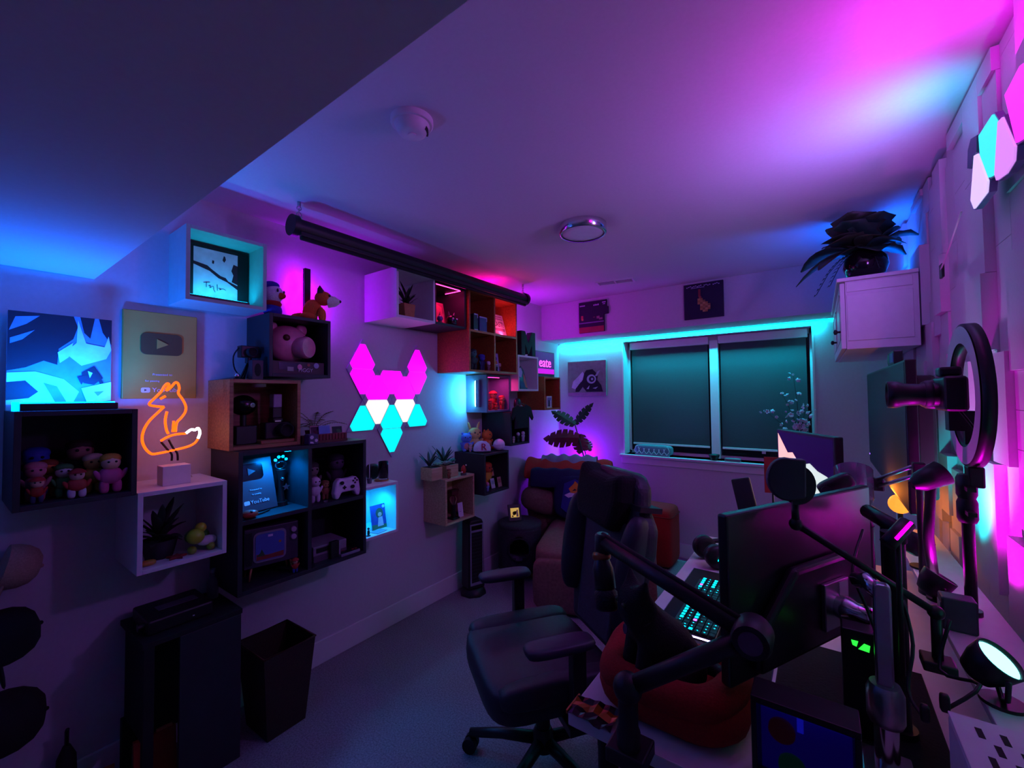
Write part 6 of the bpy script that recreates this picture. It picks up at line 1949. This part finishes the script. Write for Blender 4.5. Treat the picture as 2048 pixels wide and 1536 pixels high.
# loose cables behind the monitors
for i, pts in enumerate((((1900, 1240, 1.15), (1880, 1340, 1.12), (1960, 1370, 1.05), (1890, 1420, 1.02)), ((1806, 1200, 1.16), (1826, 1290, 1.12), (1816, 1380, 1.08), (1850, 1440, 1.04)), ((1726, 1060, 1.36), (1706, 1140, 1.24), (1735, 1220, 1.2), (1772, 1320, 1.18)))):
    P = [on(x, y, 1, Y) for x, y, Y in pts]
    P[-1].z = max(P[-1].z, DZ + .004)
    o = Vector(P[-1])
    t = thing('loose_cable', ('black cable hanging by the cyan floodlight', 'black cable looping down beside the thin boom post', 'black cable dropping behind the webcam pole')[i], 'cable', tuple(o))
    obj('cord', B().tube(smooth([tuple(p - o) for p in P]), .0032, 6), M_black, t)
    obj('plug', B().soft(.014, .014, .03, .5, 10, 6, 0, 0, .012), M_black, t)
t = thing('power_adapter', 'dark grey power adapter on the riser shelf beside the cyan floodlight', 'adapter', (.25, Yat(1915, .25, .97), RZ_))
obj('brick', B().cbox(.06, .045, .075, 0, 0, .0375), C('3a4450', .5), t, bev=.004)
obj('label_plate', B().box(-.0315, -.03, -.016, .016, .03, .06), C('5a8a98', .4), t)
t = thing('wall_outlet', 'small black socket on the panelled wall beside the wall cabinet', 'socket', (XR - .046, Yat(1881, XR - .05, 1.9), Zat(582, XR - .05, 2.5) - .02))
obj('plate', B().box(-.004, .004, -.02, .02, 0, .05), M_black, t, bev=.002)
obj('cable', B().tube(smooth([(-.004, -.01, .03), (-.006, -.12, .06), (-.004, -.3, .14)]), .0025, 6), M_white, t)

# ------------------------------------------------------------------ near end of the desk: red carrier, wrapper, mic on boom
BX, BY = -.308, 1.1
t = thing('cat_bed', 'red fabric cat bed with thick bolster walls on the near end of the desk', 'cat bed', (BX, BY, DZ))
Mred = Cloth('9c1a16')
def loop(hx, hy, r_, z, k=6):
    return [(x, y, z) for x, y in rrect(2 * hx, 2 * hy, r_, n=k)]
obj('pad', B().soft(.28, .25, .05, .35, 28, 8, 0, 0, .026), Mred, t)
obj('bolster', B().tube(loop(.13, .11, .07, .042), .042, 12, closed=True), Mred, t)
obj('upper_bolster', B().tube(smooth([(-.1, .118, .085), (-.135, .06, .085), (-.135, -.02, .075), (-.12, -.09, .07), (-.06, -.115, .075), (.05, -.118, .08), (.1, -.1, .085), (.13, -.03, .085), (.128, .06, .08), (.08, .115, .08)]), .036, 12), Mred, t)

# black cat sitting in the bed
CS = .78
ch_ = on(1268, 1208, 2, DZ + .05 + .245 * CS)
ca = R(-45)
cb = (ch_.x - .055 * CS * math.sin(ca), ch_.y + .055 * CS * math.cos(ca))
cat_r = thing('black_cat', 'black cat with a round collar tag sitting in the red cat bed', 'cat', (cb[0], cb[1], DZ + .05), -45)
cat_r.scale = (CS, CS, CS)
sk = []
def bone(p, r_, par):
    sk.append((p, r_, par))
    return len(sk) - 1
pel = bone((0, .07, .075), .098, None)
mid_ = bone((0, .04, .125), .088, pel)
che = bone((0, .0, .17), .07, mid_)
nek = bone((0, -.03, .21), .054, che)
hed = bone((0, -.055, .245), .066, nek)
muz = bone((0, -.103, .23), .034, hed)
for sx in (-1, 1):
    e = bone((sx * .04, -.045, .288), .026, hed)
    bone((sx * .056, -.04, .334), .004, e)
    sh_ = bone((sx * .04, -.03, .13), .034, che)
    el = bone((sx * .042, -.05, .075), .024, sh_)
    wr = bone((sx * .04, -.065, .028), .02, el)
    bone((sx * .04, -.09, .016), .02, wr)
    hp_ = bone((sx * .07, .08, .06), .058, pel)
    kn = bone((sx * .088, .02, .05), .036, hp_)
    bone((sx * .08, -.045, .018), .02, kn)
tl_ = bone((0, .15, .05), .03, pel)
for p in ((.06, .18, .055), (.13, .18, .06), (.18, .14, .062)):
    tl_ = bone(p, .022, tl_)
me = bpy.data.meshes.new('body')
me.from_pydata([p for p, _, _ in sk], [(i, k[2]) for i, k in enumerate(sk) if k[2] is not None], [])
ct = bpy.data.objects.new('body', me)
COL.objects.link(ct)
ct.parent = cat_r
md = ct.modifiers.new('skin', 'SKIN')
md.use_smooth_shade = True
for i, (_, r_, _) in enumerate(sk):
    me.skin_vertices[0].data[i].radius = (r_, r_)
    me.skin_vertices[0].data[i].use_root = i == 0
md = ct.modifiers.new('sub', 'SUBSURF')
md.levels = md.render_levels = 2
me.materials.append(mat('black fur', '08080a', .8, spread=.5, scale=200, bump=.5))
b = B()
obj('collar', B().at(0, -.032, .21, 30, 0, 0).tube([(.05 * math.cos(i * PI / 10), .05 * math.sin(i * PI / 10), 0) for i in range(20)], .005, 6, closed=True), C('201828'), cat_r)
obj('collar_tag', B().at(0, -.085, .172, 80, 0, 0).cyl(.015, -.0015, .0015, 20), mat('dull plum tag', '4a3c5e', .35, .4), cat_r)
for sx in (-1, 1):
    obj('eye', B().ball(.008, sx * .024, -.1, .256, 10, 8), C('3a4a28', .15), cat_r)

t = thing('snack_wrapper', 'crumpled orange and black wrapper on the white desk corner', 'wrapper', (-.445, .9275, DZ), 0)
rr = random.Random(3)
vs_, fs = [], []
for j in range(6):
    for i in range(9):
        vs_.append(((i - 4) * .0135, (j - 2.5) * .0135, .004 + rr.uniform(0, .014)))
for j in range(5):
    for i in range(8):
        fs.append((j * 9 + i, j * 9 + i + 1, (j + 1) * 9 + i + 1, (j + 1) * 9 + i))
b = B()
b.add(vs_, fs)
b.m = [1 if 1 < f[0] // 9 < 4 else 0 for f in b.f]
obj('foil', b, [mat('black foil', '1c0e1c', .3, .3), mat('orange foil', 'c06a20', .35, .3)], t, solid=.0008)
obj('crimp', B().box(-.057, -.053, -.033, .034, .004, .012), mat('orange foil', 'c06a20', .35, .3), t)

t = thing('microphone_boom', 'thick black microphone boom arm clamped to the desk corner', 'boom arm', (*on(1258, 1520, 2, DZ)[:2], DZ))
o = Vector(t.location)
A = Vector((o.x, o.y, Zat(1375, o.x, o.y)))
E_ = at_depth(1505, 1272, .78)
T_ = at_depth(1205, 1082, 1.12)
rl = lambda p: tuple(p - o)
obj('clamp', B().box(-.04, .04, -.03, .045, 0, .03), M_black, t, bev=.004)
obj('post', B().lathe([(.024, .03), (.024, .06), (.02, .07), (.02, A.z - o.z)], 18), M_black, t)
obj('shoulder', B().at(*rl(A)).ball(.03, n=16, k=10), M_black, t)
d1, d2 = (E_ - A), (T_ - E_)
obj('lower_arm', B().tube([rl(A), rl(E_)], .018, 12), M_black, t)
obj('elbow', B().at(*rl(E_), 90, 0, 0).lathe([(.03, -.03), (.034, -.02), (.034, .02), (.03, .03)], 22), M_black, t)
obj('elbow_cap', B().at(*rl(E_), 90, 0, 0).cyl(.02, .03, .033, 20), mat('mauve cap', '5a3a58', .4), t)
obj('upper_arm', B().tube([rl(E_), rl(T_)], .018, 12), M_black, t)
obj('cable_channel', B().tube([rl(E_ + Vector((0, 0, .018))), rl(T_ + Vector((0, 0, .018)))], .006, 8), M_matte, t)
obj('tip', B().at(*rl(T_), 0, 0, 0).lathe([(.016, -.05), (.02, -.04), (.02, .015), (.015, .02)], 16), M_black, t)
mp = at_depth(1203, 1112, 1.12)
me_ = at_depth(1216, 1222, 1.07)
ax = (me_ - mp)
LM = ax.length
t = thing('microphone', 'black studio microphone with a brass ring hanging from the boom tip', 'microphone', tuple(mp))
qm = ax.to_track_quat('Z', 'Y').to_matrix().to_4x4()
def bm():
    b = B()
    b.T = qm
    return b
obj('ring', bm().lathe([(.021, -.01), (.024, -.004), (.024, .006), (.02, .01)], 20), mat('brass', 'b07a48', .3, .9), t)
obj('body', bm().lathe([(.014, -.03), (.02, .01), (.027, .03), (.027, LM * .6), (.022, LM * .62)], 22), M_mb, t)
obj('grille', bm().lathe([(.024, LM * .62), (.029, LM * .66), (.029, LM * .95), (.02, LM), (0, LM * 1.02)], 22), mat('black mesh', '141418', .45, .4, spread=.4, scale=300, bump=.8), t)
obj('swivel', B().tube([(0, 0, 0), tuple(T_ - mp + Vector((0, 0, -.02)))], .01, 8), M_black, t)

# ------------------------------------------------------------------ gaming chair
t = thing('gaming_chair', 'dark grey gaming chair with black neck pillow turned from the desk', 'chair', (-.93, 1.47, 0), -35.4)
Mg = mat('charcoal leatherette', '25252f', .55, spread=.12, scale=80, bump=.15)
Mg2 = mat('grey fabric panel', '3a3a48', .85, spread=.12, scale=120, bump=.3)
obj('seat', B().soft(.52, .5, .13, .38, 30, 12, 0, -.03, .425), Mg, t)
for s in (-1, 1):
    obj('seat_bolster', B().at(s * .22, -.02, .46, 0, s * -12, 0).soft(.1, .46, .08, .5, 18, 10), Mg, t)
    obj('armrest_post', B().box(s * .3 - .022, s * .3 + .022, -.02, .03, .38, .63), M_black, t, bev=.006)
    obj('armrest_pad', B().soft(.09, .25, .035, .5, 20, 8, s * .3, -.06, .65), mat('arm pad', '2c2a3c', .5), t)
obj('arm_bracket', B().box(-.31, .31, -.03, .04, .345, .375), M_black, t, bev=.004)
back = [(-.2, 0), (.2, 0), (.23, .12), (.22, .25), (.26, .42), (.255, .52), (.2, .58), (.19, .66), (.14, .71), (-.14, .71), (-.19, .66), (-.2, .58), (-.255, .52), (-.26, .42), (-.22, .25), (-.23, .12)]
bk = obj('backrest', B().prism(back, -.04, .04), Mg, t, bev=.03, seg=4, loc=(0, .27, .46), rot=(R(-9), 0, 0))
obj('centre_panel', B().prism([(-.13, .03), (.13, .03), (.14, .25), (.15, .5), (.1, .6), (-.1, .6), (-.15, .5), (-.14, .25)], -.055, -.03), Mg2, bk, bev=.02, seg=3)
for s in (-1, 1):
    obj('wing', B().at(s * .215, -.05, .34, 0, s * 4, s * 22).soft(.09, .13, .44, .7, 18, 14), Mg, bk)
obj('neck_pillow', B().at(0, -.045, .575).prism([(-.15, -.1), (.13, -.11), (.17, .02), (.16, .13), (.06, .1), (-.08, .11), (-.17, .15), (-.18, .0)], -.07, .05), mat('black plush', '07070a', .95, spread=.4, scale=120, bump=.6), t, loc=(0, .27, .46), rot=(R(-9), 0, 0), bev=.035, seg=4)
obj('pillow_strap', B().box(-.235, .235, -.05, .05, .575, .595), M_black, bk)
obj('gas_lift', B().cyl(.028, .1, .35, 16), M_black, t)
obj('lift_cover', B().lathe([(.045, .08), (.04, .14), (.032, .16)], 16), M_black, t)
obj('tilt_box', B().cbox(.2, .22, .05, 0, 0, .345), M_black, t, bev=.006)
for i in range(5):
    a = R(i * 72 + 20)
    lg = obj('base_leg', B().tube([(.03 * math.cos(a), .03 * math.sin(a), .11), (.17 * math.cos(a), .17 * math.sin(a), .1), (.31 * math.cos(a), .31 * math.sin(a), .075)], .024, 10, r2=.017), M_black, t)
    cx, cy = .31 * math.cos(a), .31 * math.sin(a)
    b = B()
    for q_ in (-.014, .014):
        b.at(cx - q_ * math.sin(a), cy + q_ * math.cos(a), .03, 90, 0, math.degrees(a)).cyl(.03, -.009, .009, 18)
    obj('caster', b.at(cx, cy, 0).cyl(.008, .04, .075, 10), M_matte, lg)
